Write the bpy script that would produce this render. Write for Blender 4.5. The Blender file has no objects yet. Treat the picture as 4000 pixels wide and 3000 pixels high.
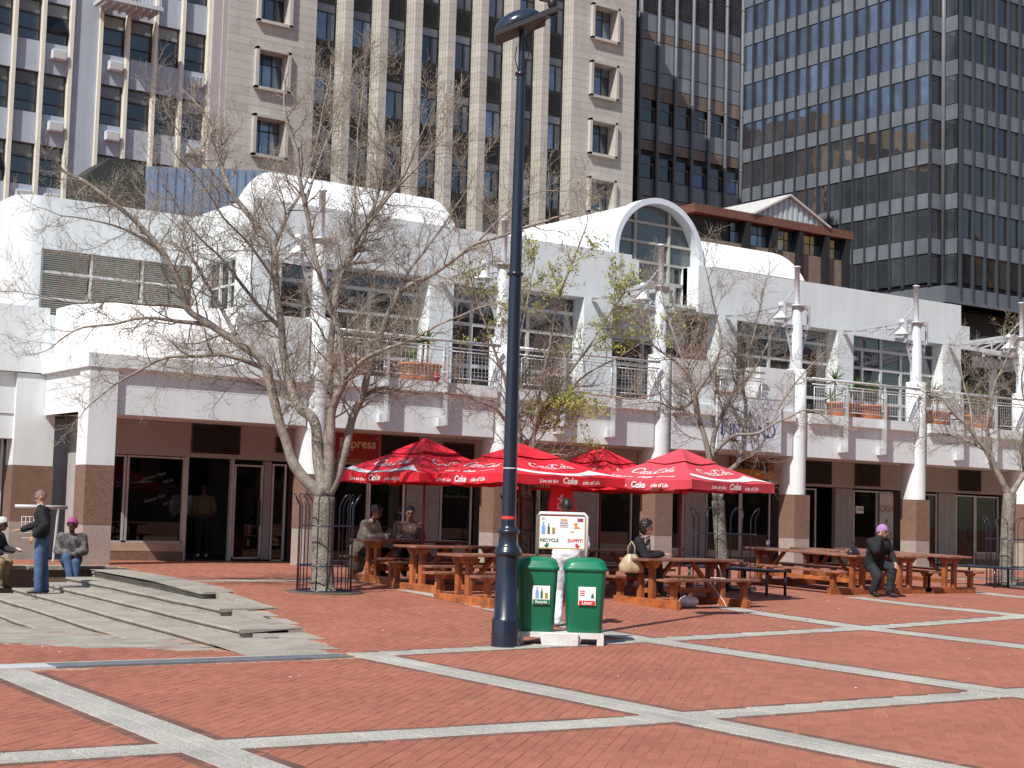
import bpy, bmesh, math, random
from mathutils import Vector, Matrix, noise
RND = random.Random(11)
sc = bpy.context.scene
col = sc.collection
PI = math.pi
V = Vector
# ------------------------------------------------------------------ camera
H = 1.3
pitch, roll, yaw = 0.0841022, 0.0276201, 0.6135247
fh = V((math.sin(yaw), math.cos(yaw), 0)); rr = V((math.cos(yaw), -math.sin(yaw), 0)); up = V((0, 0, 1))
cF = math.cos(pitch) * fh + math.sin(pitch) * up
cU0 = -math.sin(pitch) * fh + math.cos(pitch) * up
cR = math.cos(roll) * rr + math.sin(roll) * cU0
cU = -math.sin(roll) * rr + math.cos(roll) * cU0
cam = bpy.data.cameras.new('camera'); cam.sensor_width = 36; cam.lens = 54.634; cam.clip_end = 2000
co = bpy.data.objects.new('camera', cam); col.objects.link(co)
co.matrix_world = Matrix(((cR.x, cU.x, -cF.x, 0), (cR.y, cU.y, -cF.y, 0), (cR.z, cU.z, -cF.z, H), (0, 0, 0, 1)))
sc.camera = co
def PJ(x, y, z):
    d = V((x, y, z - H)); w = d.dot(cF)
    if w < .5: return None
    return (2000 + 6070.4 * d.dot(cR) / w, 1500 - 6070.4 * d.dot(cU) / w, w)
# ------------------------------------------------------------------ world, sun, exposure
SUN = V((.82, .38, -1)).normalized()
wd = bpy.data.worlds.new('World'); sc.world = wd; wd.use_nodes = True
nt = wd.node_tree; bg = nt.nodes['Background']
sky = nt.nodes.new('ShaderNodeTexSky'); sky.sky_type = 'NISHITA'; sky.sun_disc = False
sky.sun_elevation = math.asin(-SUN.z); sky.sun_rotation = math.atan2(-SUN.x, -SUN.y)
sky.air_density = 1.0; sky.dust_density = 0.6; sky.ozone_density = 1.2
nt.links.new(sky.outputs[0], bg.inputs[0]); bg.inputs[1].default_value = 0.085
sl = bpy.data.lights.new('sun', 'SUN'); sl.energy = 4.2; sl.angle = math.radians(.53); sl.color = (1, .965, .9)
so = bpy.data.objects.new('sun', sl); col.objects.link(so); so.location = (-30, -15, 40)
so.rotation_euler = SUN.to_track_quat('-Z', 'Y').to_euler()
sc.view_settings.view_transform = 'Standard'; sc.view_settings.look = 'None'
sc.view_settings.exposure = 0.38; sc.view_settings.gamma = 1
sc.cycles.max_bounces = 6; sc.cycles.transparent_max_bounces = 12
# ------------------------------------------------------------------ mesh helpers
class MB:
    def __init__(s): s.v = []; s.f = []; s.m = []; s.s = []
    def add(s, vs, fs, mi=0, sm=False):
        b = len(s.v); s.v += [tuple(p) for p in vs]
        for f in fs: s.f.append(tuple(i + b for i in f)); s.m.append(mi); s.s.append(sm)
        return s
    def box(s, x0, x1, y0, y1, z0, z1, mi=0):
        return s.add([(x0,y0,z0),(x1,y0,z0),(x1,y1,z0),(x0,y1,z0),(x0,y0,z1),(x1,y0,z1),(x1,y1,z1),(x0,y1,z1)],
            [(3,2,1,0),(4,5,6,7),(0,1,5,4),(1,2,6,5),(2,3,7,6),(3,0,4,7)], mi)
    def bbox(s, x0, x1, y0, y1, z0, z1, b=.006, mi=0):   # box with chamfered edges
        bm = bmesh.new(); bmesh.ops.create_cube(bm, size=1)
        for v in bm.verts: v.co = V((x0+(v.co.x+.5)*(x1-x0), y0+(v.co.y+.5)*(y1-y0), z0+(v.co.z+.5)*(z1-z0)))
        bmesh.ops.bevel(bm, geom=bm.edges[:], offset=b, segments=1, affect='EDGES')
        bm.verts.index_update(); s.add([v.co[:] for v in bm.verts], [[v.index for v in f.verts] for f in bm.faces], mi); bm.free(); return s
    def bar(s, p, q, w, h, mi=0, upv=(0,0,1)):
        p = V(p); q = V(q); d = (q - p).normalized(); u = V(upv)
        if abs(d.dot(u)) > .98: u = V((0,1,0))
        a = d.cross(u).normalized(); b = a.cross(d)
        vs = []
        for c in (p, q):
            for i, j in ((-1,-1),(1,-1),(1,1),(-1,1)): vs.append(c + a*(i*w/2) + b*(j*h/2))
        return s.add(vs, [(0,1,2,3),(7,6,5,4),(0,4,5,1),(1,5,6,2),(2,6,7,3),(3,7,4,0)], mi)
    def tube(s, pts, rad, n=8, mi=0, cap=True, sm=True):
        pts = [V(p) for p in pts]; k = len(pts)
        if not hasattr(rad, '__len__'): rad = [rad]*k
        vs = []; a = None
        for i, p in enumerate(pts):
            d = (pts[min(i+1,k-1)] - pts[max(i-1,0)])
            d = d.normalized() if d.length > 1e-9 else V((0,0,1))
            if a is None: a = d.orthogonal().normalized()
            else:
                a = (a - d*a.dot(d)); a = a.normalized() if a.length > 1e-6 else d.orthogonal().normalized()
            b = d.cross(a)
            for j in range(n):
                t = 2*PI*j/n; vs.append(p + (a*math.cos(t) + b*math.sin(t))*rad[i])
        fs = [(i*n+j, i*n+(j+1)%n, (i+1)*n+(j+1)%n, (i+1)*n+j) for i in range(k-1) for j in range(n)]
        if cap: fs += [tuple(range(n-1,-1,-1)), tuple(range((k-1)*n, k*n))]
        return s.add(vs, fs, mi, sm)
    def lathe(s, prof, c=(0,0,0), n=20, mi=0, sm=True, sx=1, sy=1, a0=0, a1=2*PI):
        full = abs(a1-a0-2*PI) < 1e-6; m = n if full else n+1
        vs = [(c[0]+r*sx*math.cos(a0+(a1-a0)*j/n), c[1]+r*sy*math.sin(a0+(a1-a0)*j/n), c[2]+z) for r, z in prof for j in range(m)]
        k = len(prof); fs = []
        for i in range(k-1):
            for j in range(n): fs.append((i*m+j, i*m+(j+1)%m, (i+1)*m+(j+1)%m, (i+1)*m+j))
        return s.add(vs, fs, mi, sm)
    def ell(s, c, r, n=12, k=8, mi=0):
        prof = [(max(1e-4, math.cos(-PI/2+PI*i/k)), math.sin(-PI/2+PI*i/k)) for i in range(k+1)]
        vs = [(c[0]+p*r[0]*math.cos(2*PI*j/n), c[1]+p*r[1]*math.sin(2*PI*j/n), c[2]+z*r[2]) for p, z in prof for j in range(n)]
        return s.add(vs, [(i*n+j, i*n+(j+1)%n, (i+1)*n+(j+1)%n, (i+1)*n+j) for i in range(k) for j in range(n)], mi, True)
    def ext(s, poly, vec, mi=0):      # extrude a 3-D polygon along vec
        n = len(poly); vec = V(vec); P = [V(p) for p in poly]
        nn = V((0,0,0))
        for i in range(n): nn += P[i].cross(P[(i+1)%n])
        if nn.dot(vec) > 0: P = P[::-1]
        vs = P + [p+vec for p in P]
        fs = [tuple(range(n)), tuple(range(2*n-1, n-1, -1))] + [(i+n, (i+1)%n+n, (i+1)%n, i) for i in range(n)]
        return s.add(vs, fs, mi)
    def xf(s, M):
        s.v = [tuple(M @ V(p)) for p in s.v]; return s
    def mesh(s, name, mats):
        me = bpy.data.meshes.new(name); me.from_pydata(s.v, [], s.f)
        if not isinstance(mats, (list, tuple)): mats = [mats]
        for m in mats: me.materials.append(m)
        me.polygons.foreach_set('material_index', s.m); me.polygons.foreach_set('use_smooth', s.s); me.update(); return me
    def build(s, name, mats, parent=None, world=True, **k): return obj(name, s.mesh(name, mats), parent, world, **k)
def obj(name, me, parent=None, world=True, loc=None, label=None, cat=None, group=None, kind=None):
    o = bpy.data.objects.new(name, me); col.objects.link(o)
    if loc is not None: o.location = loc
    if parent is not None:
        o.parent = parent
        if world and parent.type == 'EMPTY' and parent.parent is None: o.matrix_parent_inverse = Matrix.Translation(-parent.location)
    tag(o, label, cat, group, kind); return o
def tag(o, label=None, cat=None, group=None, kind=None):
    if label: o['label'] = label
    if cat: o['category'] = cat
    if group: o['group'] = group
    if kind: o['kind'] = kind
    return o
def thing(name, label, cat, loc=(0,0,0), rz=0, group=None):
    o = bpy.data.objects.new(name, None); o.empty_display_size = .2; col.objects.link(o)
    o.location = loc; o.rotation_euler = (0, 0, rz); return tag(o, label, cat, group)
def dup(root, loc, rz=0, label=None, group=None, z_tilt=0):
    r = root.copy(); col.objects.link(r); r.location = loc; r.rotation_euler = (z_tilt, 0, rz)
    tag(r, label, None, group)
    for c in list(root.children):
        d = c.copy(); col.objects.link(d); d.parent = r
        for g in list(c.children):
            e = g.copy(); col.objects.link(e); e.parent = d
    return r
# ------------------------------------------------------------------ materials
MATS = {}
def M(name, c, rough=.6, metal=0., var=.12, scale=4., bump=0., bscale=40., spec=.5, rnd=0., fine=0., coat=0., streak=0., emit=None):
    if name in MATS: return MATS[name]
    m = bpy.data.materials.new(name); m.use_nodes = True; n = m.node_tree.nodes; L = m.node_tree.links
    b = n['Principled BSDF']; b.inputs['Roughness'].default_value = rough; b.inputs['Metallic'].default_value = metal
    b.inputs['Specular IOR Level'].default_value = spec
    if coat: b.inputs['Coat Weight'].default_value = coat; b.inputs['Coat Roughness'].default_value = .1
    g = n.new('ShaderNodeNewGeometry')
    nz = n.new('ShaderNodeTexNoise'); nz.inputs['Scale'].default_value = scale; nz.inputs['Detail'].default_value = 6; nz.inputs['Roughness'].default_value = .6
    L.new(g.outputs['Position'], nz.inputs['Vector'])
    r = n.new('ShaderNodeMapRange'); r.inputs[1].default_value = .3; r.inputs[2].default_value = .7
    r.inputs[3].default_value = 1-var; r.inputs[4].default_value = 1+var
    L.new(nz.outputs['Fac'], r.inputs[0]); val = r.outputs[0]
    def mul(a, bb):
        k = n.new('ShaderNodeMath'); k.operation = 'MULTIPLY'; L.new(a, k.inputs[0]); L.new(bb, k.inputs[1]); return k.outputs[0]
    if fine:
        n2 = n.new('ShaderNodeTexNoise'); n2.inputs['Scale'].default_value = bscale; n2.inputs['Detail'].default_value = 3
        L.new(g.outputs['Position'], n2.inputs['Vector'])
        r2 = n.new('ShaderNodeMapRange'); r2.inputs[1].default_value = .3; r2.inputs[2].default_value = .7; r2.inputs[3].default_value = 1-fine; r2.inputs[4].default_value = 1+fine
        L.new(n2.outputs['Fac'], r2.inputs[0]); val = mul(val, r2.outputs[0])
    if streak:
        mp = n.new('ShaderNodeMapping'); mp.inputs['Scale'].default_value = (1.6, 1.6, .12); L.new(g.outputs['Position'], mp.inputs['Vector'])
        n3 = n.new('ShaderNodeTexNoise'); n3.inputs['Scale'].default_value = 2.2; n3.inputs['Detail'].default_value = 5; L.new(mp.outputs[0], n3.inputs['Vector'])
        r3 = n.new('ShaderNodeMapRange'); r3.inputs[1].default_value = .35; r3.inputs[2].default_value = .7; r3.inputs[3].default_value = 1; r3.inputs[4].default_value = 1-streak
        L.new(n3.outputs['Fac'], r3.inputs[0]); val = mul(val, r3.outputs[0])
    if rnd:
        oi = n.new('ShaderNodeObjectInfo'); at = n.new('ShaderNodeAttribute'); at.attribute_name = 'rnd'
        ad = n.new('ShaderNodeMath'); ad.operation = 'ADD'; L.new(oi.outputs['Random'], ad.inputs[0]); L.new(at.outputs['Fac'], ad.inputs[1])
        fr = n.new('ShaderNodeMath'); fr.operation = 'FRACT'; L.new(ad.outputs[0], fr.inputs[0])
        r4 = n.new('ShaderNodeMapRange'); r4.inputs[3].default_value = 1-rnd; r4.inputs[4].default_value = 1+rnd; L.new(fr.outputs[0], r4.inputs[0]); val = mul(val, r4.outputs[0])
    vm = n.new('ShaderNodeVectorMath'); vm.operation = 'SCALE'; vm.inputs[0].default_value = c[:3]; L.new(val, vm.inputs['Scale'])
    L.new(vm.outputs[0], b.inputs['Base Color'])
    if bump:
        nb = n.new('ShaderNodeTexNoise'); nb.inputs['Scale'].default_value = bscale; nb.inputs['Detail'].default_value = 4; L.new(g.outputs['Position'], nb.inputs['Vector'])
        bp = n.new('ShaderNodeBump'); bp.inputs['Strength'].default_value = bump; bp.inputs['Distance'].default_value = .02
        L.new(nb.outputs['Fac'], bp.inputs['Height']); L.new(bp.outputs[0], b.inputs['Normal'])
    MATS[name] = m; return m
def GLASS(name, c, tint=None, wav=.004, rnd=.5, rough=.02, spec=.8, metal=0.):   # opaque glossy window glass with per-pane change of tone
    m = M(name, c, rough=rough, var=.25, scale=.7, rnd=rnd, spec=spec, metal=metal)
    n = m.node_tree.nodes; L = m.node_tree.links; b = n['Principled BSDF']; b.inputs['IOR'].default_value = 1.7
    g = n.new('ShaderNodeNewGeometry'); nb = n.new('ShaderNodeTexNoise'); nb.inputs['Scale'].default_value = .9; nb.inputs['Detail'].default_value = 1
    L.new(g.outputs['Position'], nb.inputs['Vector']); bp = n.new('ShaderNodeBump'); bp.inputs['Strength'].default_value = .35; bp.inputs['Distance'].default_value = wav*4
    L.new(nb.outputs['Fac'], bp.inputs['Height']); L.new(bp.outputs[0], b.inputs['Normal']); return m
def CLEAR(name, tint=(.5,.53,.52), refl=1.0):    # see-through shop glass
    m = bpy.data.materials.new(name); m.use_nodes = True; n = m.node_tree.nodes; L = m.node_tree.links; n.remove(n['Principled BSDF'])
    t = n.new('ShaderNodeBsdfTransparent'); t.inputs[0].default_value = (*tint, 1); gl = n.new('ShaderNodeBsdfGlossy'); gl.inputs['Roughness'].default_value = .01
    fr = n.new('ShaderNodeFresnel'); fr.inputs[0].default_value = 1.52; mx = n.new('ShaderNodeMixShader')
    L.new(fr.outputs[0], mx.inputs[0]); L.new(t.outputs[0], mx.inputs[1]); L.new(gl.outputs[0], mx.inputs[2]); L.new(mx.outputs[0], n['Material Output'].inputs[0]); return m
white = M('white_paint', (.725,.765,.77), .75, var=.035, scale=.8, fine=.02, bscale=9, streak=.09, bump=.04)
drumw = M('brighter_white', (.9,.9,.9), .5, var=.02, scale=.8)  # brighter, smoother white than the other walls
granB = M('brown_granite', (.2,.125,.09), .55, var=.1, scale=6, fine=.55, bscale=55)
granG = M('pale_granite', (.35,.3,.26), .55, var=.1, scale=6, fine=.4, bscale=60)
brickm = M('red_brick_paver', (.335,.128,.086), .9, var=.13, scale=.7, fine=.12, bscale=45, rnd=.09, bump=.12, spec=.25)
darkbrick = M('dark_brick_paver', (.17,.09,.072), .88, var=.2, scale=1.5, fine=.2, bscale=60, rnd=.15, bump=.2, spec=.25)
aggr = M('exposed_aggregate', (.40,.385,.345), .9, var=.14, scale=1.2, fine=.35, bscale=70, rnd=.07, bump=.5, spec=.2)
aggrS = M('weathered_step_stone', (.33,.30,.255), .9, var=.2, scale=1.8, fine=.3, bscale=60, rnd=.08, bump=.5, spec=.2)
jointm = M('sand_joint', (.40,.25,.17), .95, var=.4, scale=5, fine=.3, bscale=30)
steel = M('galvanised_steel', (.62,.64,.67), .4, metal=.2, var=.1, scale=9)
paint_g = M('grey_painted_steel', (.5,.51,.52), .45, var=.05)
frame_w = M('window_frame_grey', (.56,.56,.55), .5, var=.05)
darkgl = GLASS('dark_window_glass', (.018,.02,.022))
shopgl = CLEAR('shop_glass')
terra = M('terracotta', (.52,.17,.06), .8, var=.15, scale=6, fine=.1)
wood = M('oiled_wood', (.33,.1,.03), .55, var=.45, scale=3, fine=.25, bscale=25, rnd=.2)
woodT = M('weathered_wood_top', (.25,.11,.07), .45, var=.4, scale=4, fine=.25, bscale=30, rnd=.2)
navy = M('navy_paint', (.013,.02,.04), .3, var=.15, scale=8, coat=.3)
blackp = M('black_plastic', (.015,.015,.017), .5)
trunkm = M('trunk_bark', (.19,.17,.14), .95, var=.4, scale=6, fine=.45, bscale=30, bump=1.0)
bark = M('grey_bark', (.27,.235,.2), .9, var=.35, scale=7, fine=.3, bscale=45, bump=.7)
twigm = M('reddish_twig', (.29,.235,.2), .9, var=.3, scale=3)
budm = M('spring_bud', (.30,.28,.10), .8, var=.3, scale=6, rnd=.1)
leafm = M('young_leaf', (.34,.37,.08), .7, var=.35, scale=4)
# ------------------------------------------------------------------ ground
def cl(x, a=0., b=1.): return max(a, min(b, x))
def ss(x): x = cl(x); return x*x*(3-2*x)
def XS(i, Y): return 9.88 - .495*i + .115*(Y-22)      # nosing line of step i
YE = [21.9, 19.7, 17.5, 17.1, 18.9, 20.7]             # near end of each nosing
def zT(Y): return cl(.025*(Y-22), -.12, .06) 
def zE(X, Y):
    w = ss((Y-15.5)/6.2); return -.3*cl(1-(X-8)/16)*(1-w) + zT(Y)*w
def zW(Y): return -.3 - .3*cl((Y-16)/8.5)**1.2
def zg(X, Y):
    if Y > 17 and X < 11.4:
        k = 5 if Y >= 20.7 else 4 if Y >= 18.9 else 3
        if X < XS(k, Y): return zW(Y)
    return zE(X, Y)
def in_stairs(X, Y):
    if Y < 17.0 or Y > 29.6: return False
    k = 5 if Y >= 20.7 else 4 if Y >= 18.9 else 3
    e = 0 if Y >= 21.9 else 1 if Y >= 19.7 else 2 if Y >= 17.5 else 3
    return XS(k, Y)-.02 < X < (XS(0, Y)+.05 if e == 0 else XS(e-1, Y)+.36)
def west_pale(X, Y):      # pale slabs at the foot of the steps
    pts = [(0,24),(5,20),(6.06,17.9),(6.69,17.25),(7.2,16.4),(8.3,15.55),(9,15.5)]
    if Y < 15.5 or X > 9: return False
    for (a, b), (c, d) in zip(pts, pts[1:]):
        if a <= X <= c: return Y > b+(d-b)*(X-a)/(c-a) and X < XS(3, Y)+.6
    return False
def zig(X, Y):            # saw-toothed slabs beside the steps
    if not 15.2 < Y < 28.7: return False
    e = 0 if Y >= 21.9 else 1 if Y >= 19.7 else 2 if Y >= 17.5 else 3
    if Y > 23.3: return XS(0, Y) < X < XS(0, Y)+.62
    a = (10.72 - .27*(23.3-Y)) if Y > 18.9 else (9.62-.27*(18.9-Y)) if Y > 15.9 else 8.5
    b = (XS(e-1, Y)+.33 if e else XS(0, Y)) if Y > 17.1 else XS(3, Y)-.15
    return b < X < a
def sheet(name, x0, x1, y0, y1, st, zf, mat, dz, kind='structure', test=None):
    nx = int((x1-x0)/st)+1; ny = int((y1-y0)/st)+1; mb = MB()
    vs = [(x0+i*st, y0+j*st, zf(x0+i*st, y0+j*st)+dz) for j in range(ny) for i in range(nx)]
    fs = [(j*nx+i, j*nx+i+1, (j+1)*nx+i+1, (j+1)*nx+i) for j in range(ny-1) for i in range(nx-1)
          if test is None or test(x0+(i+.5)*st, y0+(j+.5)*st)]
    mb.add(vs, fs); return mb.build(name, mat, kind=kind)
# brick-textured ground that runs on past the laid bricks to the horizon
gm = bpy.data.materials.new('plaza_brick_texture'); gm.use_nodes = True
n = gm.node_tree.nodes; L = gm.node_tree.links; g = n.new('ShaderNodeNewGeometry'); mp = n.new('ShaderNodeMapping'); mp.inputs['Rotation'].default_value = (0,0,math.radians(46.5))
bt = n.new('ShaderNodeTexBrick'); bt.inputs['Scale'].default_value = 1; bt.inputs['Brick Width'].default_value = .2; bt.inputs['Row Height'].default_value = .1; bt.inputs['Mortar Size'].default_value = .004
bt.inputs['Color1'].default_value = (.36,.125,.085,1); bt.inputs['Color2'].default_value = (.27,.09,.065,1); bt.inputs['Mortar'].default_value = (.17,.13,.085,1)
L.new(g.outputs['Position'], mp.inputs[0]); L.new(mp.outputs[0], bt.inputs[0]); L.new(bt.outputs[0], n['Principled BSDF'].inputs['Base Color']); n['Principled BSDF'].inputs['Roughness'].default_value = .9
mb = MB(); mb.add([(-900,-900,-.9),(1200,-900,-.9),(1200,1200,-.9),(-900,1200,-.9)], [(0,1,2,3)]); mb.build('ground', gm, kind='structure')
plaza = sheet('plaza_paving', -14, 90, -30, 36, 1.0, lambda x, y: zE(x, y) if y > 3 else zE(x, 3), gm, -.045, test=lambda x, y: not (x < 11.5 and y > 16.5))
def zlowbed(x, y): return zW(y)
bed = sheet('paving_bed', 1, 50, 5, 33.6, .25, zE, jointm, -.0035, test=lambda x, y: not (in_stairs(x, y) or (x < XS(3, y) and y > 15.5)) and not (x < 11.6 and y > 28.7 and y < 29.2))
bedw = sheet('lower_paving_bed', -6, 9.6, 15.5, 29.5, .25, lambda x, y: zW(y), jointm, -.0035, test=lambda x, y: x < XS(3 if y < 18.9 else 4 if y < 20.7 else 5, y)+.1)
# bands of grey slabs: centre lines
BANDS = [[(-3,10.1),(4.43,9.8),(8.5,9.6),(12.25,9.25),(20,8.7)],
    [(8.62,15.12),(12.77,14.98),(16.7,15.0),(20.8,15.35),(30,15.9)],
    [(4.72,14.85),(4.43,9.8),(4.2,5)],
    [(8.75,15.0),(8.5,9.6),(8.3,5)], [(13.7,22.3),(13.45,19.5),(12.77,14.98),(12.25,9.25),(12,5)],
    [(17.6,18.9),(16.7,15.0),(16.0,9.0)], [(22.0,20.0),(20.8,15.35),(20,9)], [(26.6,21.0),(25,15)],
    [(10.9,24.4),(18,24.5),(30,24.7),(42,24.8)]]
def band_d(X, Y):
    best = 9
    for pl in BANDS:
        for (a, b), (c, d) in zip(pl, pl[1:]):
            ux, uy = c-a, d-b; l2 = ux*ux+uy*uy; t = cl(((X-a)*ux+(Y-b)*uy)/l2)
            best = min(best, math.hypot(X-a-t*ux, Y-b-t*uy))
    return best
ca, sa = math.cos(math.radians(46.5)), math.sin(math.radians(46.5))
A_ = V((sa, ca, 0)); B_ = V((ca, -sa, 0))
cells = []
for j in range(-260, 420):
    for i in range(-80, 300):
        p = A_*((i + .5*(j % 2))*.2) + B_*(j*.1)
        X, Y = p.x, p.y
        if Y < 6 or Y > 33.25 or X < -1: continue
        q = PJ(X, Y, -.1)
        if q is None or q[0] < -350 or q[0] > 4350 or q[1] > 3150 or q[2] > 46: continue
        west = Y > 15.5 and X < XS(3, Y)
        if in_stairs(X, Y) or zig(X, Y) or west_pale(X, Y): continue
        if X < 11.6 and Y > 28.6 and Y < 29.9: continue
        if X < 8.6 and 14.85 < Y < 15.5: continue
        if X > 11.1 and 30.85 < Y < 31.55 and ((X-16.23) % 5.088) < .6 : continue
        if band_d(X, Y) < .19: continue
        cells.append((q[2], X, Y))
cells.sort()
def brickmesh(l, w, h, b, name, mat): return MB().bbox(-l/2, l/2, -w/2, w/2, -h, 0, b).mesh(name, mat)
bme = brickmesh(.1984, .0984, .03, .002, 'brick', brickm); ang = math.atan2(A_.y, A_.x)
def scatter_quads(name, items, mat, parent, drop=.004):   # items: (cx,cy,axis a,axis b,half l,half w,z function)
    vs = []; fs = []; rv = []
    for cx, cy, a, b, hl, hw, zf, dz in items:
        k = len(vs); j = RND.uniform(-.0015, .0015)
        for f, d in ((1, 0.), (1.0, drop)):
            e = .002 if d == 0 else 0
            for s1, s2 in ((-1,-1),(1,-1),(1,1),(-1,1)):
                x = cx+a[0]*s1*(hl-e)+b[0]*s2*(hw-e); y = cy+a[1]*s1*(hl-e)+b[1]*s2*(hw-e)
                vs.append((x, y, zf(x, y)+dz+j-d))
        o = (0,1,2,3) if a[0]*b[1]-a[1]*b[0] > 0 else (3,2,1,0)
        fs.append(tuple(k+t for t in o))
        for t in range(4):
            q = (k+t, k+4+t, k+4+(t+1) % 4, k+(t+1) % 4); fs.append(q if o[0] == 0 else q[::-1])
        rv += [RND.random()]*5
    me = bpy.data.meshes.new(name); me.from_pydata(vs, [], fs); me.materials.append(mat)
    at = me.attributes.new('rnd', 'FLOAT', 'FACE'); at.data.foreach_set('value', rv); me.update()
    return obj(name, me, parent, kind='stuff')
bed['kind'] = 'structure'
for d, X, Y in cells[:300]:
    o = obj('brick', bme, bed, world=False); o.location = (X, Y, zE(X, Y) + RND.uniform(-.0015, .0015)); o.rotation_euler = (RND.uniform(-.006,.006), RND.uniform(-.006,.006), ang)
def zz(x, y): return zW(y) if (y > 15.5 and x < XS(3, y)) else zE(x, y)
scatter_quads('brick_field', [(X, Y, A_, B_, .0992, .0492, zz, 0) for d, X, Y in cells[300:]], brickm, bed)
# slabs of the bands and the dark soldier course beside them
slabs = []; edge = []
for pl in BANDS:
    for (a, b), (c, d) in zip(pl, pl[1:]):
        Ls = math.hypot(c-a, d-b); ux, uy = (c-a)/Ls, (d-b)/Ls; nx, ny = -uy, ux
        k = max(1, round(Ls/.42)); st = Ls/k
        for i in range(k):
            for r in (-1, 1):
                t = (i+.5)*st + (.1 if r > 0 else -.1)*0; x = a+ux*t+nx*r*.1; y = b+uy*t+ny*r*.1
                q = PJ(x, y, -.1)
                if q and -300 < q[0] < 4300 and q[1] < 3100: slabs.append((q[2], x, y, (ux,uy), (nx,ny), st/2-.003, .097))
        for i in range(int(Ls/.105)):
            for r in (-1, 1):
                t = (i+.5)*.105; x = a+ux*t+nx*r*.25; y = b+uy*t+ny*r*.25; q = PJ(x, y, -.1)
                if q and -300 < q[0] < 4300 and q[1] < 3100 and q[2] < 30 and not in_stairs(x, y) and not zig(x, y) and all(not (math.hypot(x-gx, y-gy) < .36) for pl2 in BANDS for gx, gy in pl2) and band_d(x, y) > .24:
                    edge.append((x, y, (nx,ny), (-ux,-uy), .046, .05, zz, .002))
slabs.sort(key=lambda s: s[0])
for d, x, y, u, nn, hl, hw in slabs[:300]:
    me = MB().bbox(-hl, hl, -hw, hw, -.03, 0, .004).mesh('slab', aggr); o = obj('slab', me, bed, world=False)
    o.location = (x, y, zE(x, y)+.005+RND.uniform(-.001,.002)); o.rotation_euler = (0, 0, math.atan2(u[1], u[0]))
scatter_quads('slab_bands', [(x, y, u, nn, hl, hw, zz, .005) for d, x, y, u, nn, hl, hw in slabs[300:]], aggr, bed)
scatter_quads('brick_border', edge, darkbrick, bed)
# pale slabs at the foot of the steps and the saw-tooth beside them
pale = []
for i in range(-10, 40):
    for j in range(0, 40):
        Y = 15.3+j*.42; X = 1.0+i*.42+.115*(Y-22)+.21*(j % 2)
        if west_pale(X, Y) and X < XS(3 if Y < 18.9 else 4 if Y < 20.7 else 5, Y)-.1 and Y < 29.1: pale.append((X, Y, (1,0), (0,1), .206, .206, lambda x, y: zW(y), .004))
zigs = []
for i in range(-2, 60):
    for j in range(0, 60):
        Y = 15.2+j*.25; X = 7.9+i*.25+.115*(Y-22)
        if zig(X, Y): zigs.append((X, Y, (.993,-.115), (.115,.993), .123, .123, zE, .005))
low = bedw
scatter_quads('foot_slabs', pale, aggrS, low); scatter_quads('step_edge_slabs', zigs, aggrS, bed)
# ------------------------------------------------------------------ stone steps
st = thing('stone_steps', 'weathered grey stone steps going down to the left beside the granite pillar', 'steps', (9, 22, -.5))
for i in range(6):
    y0, y1 = YE[i], 28.75
    z = zT(25)*.3 - .1*i; e = XS(max(i-1, 0), 25)-XS(i, 25)+.12 if i else .5
    mb = MB(); nseg = 8
    prof = [(.03,-.05),(.0,-.047),(-.018,-.038),(-.026,-.02),(-.018,-.004),(.0,0)]   # bull-nosed edge
    ys = [y0+(y1-y0)*k/nseg for k in range(nseg+1)]
    wob = [RND.uniform(-.006,.006) for _ in ys]
    vs = []; m = len(prof)+1
    for y, w in zip(ys, wob):
        x = XS(i, y)+w
        for a, b in prof: vs.append((x+a, y, z+b+w*.4))
        vs.append((x+e+(.2 if i and y < YE[i-1] else 0), y, z))
    mb.add(vs, [(k*m+j+1, (k+1)*m+j+1, (k+1)*m+j, k*m+j)[::-1] for k in range(nseg) for j in range(m-1)], 0)
    mb.add(vs[:m], [tuple(range(m))], 0)
    tr = mb.build('tread', aggrS, st)
    mb = MB(); a0, a1 = XS(i, y0)+.006, XS(i, y1)+.006
    mb.add([(a0,y0+.03,z-.75),(a1,y1,z-.75),(a1,y1,z-.052),(a0,y0+.03,z-.052),(a0+.42,y0+.03,z-.75),(a0+.42,y0+.03,z-.052)], [(1,0,3,2),(0,4,5,3)], 0); mb.build('riser', aggrS, st)
for i in range(1, 4):      # kerb beside each lower tread
    y0, y1 = YE[i], YE[i-1]; n = 4; zt_ = zT(25)*.3-.1*i
    for k in range(n):
        a, b = y0+(y1-y0)*k/n+.004, y0+(y1-y0)*(k+1)/n-.004; xa, xb = XS(i-1, a)+.17, XS(i-1, b)+.17; mb = MB(); vs = []
        for x, y in ((xa,a),(xa+.2,a),(xb+.2,b),(xb,b)): vs.append((x, y, zt_-.3))
        for x, y in ((xa,a),(xa+.2,a),(xb+.2,b),(xb,b)): vs.append((x, y, max(zt_+.012, zE(x, y)+.014)))
        mb.add(vs, [(4,5,6,7),(0,1,5,4),(1,2,6,5),(2,3,7,6),(3,0,4,7)]); mb.build('kerb_stone', aggrS, st)
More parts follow.
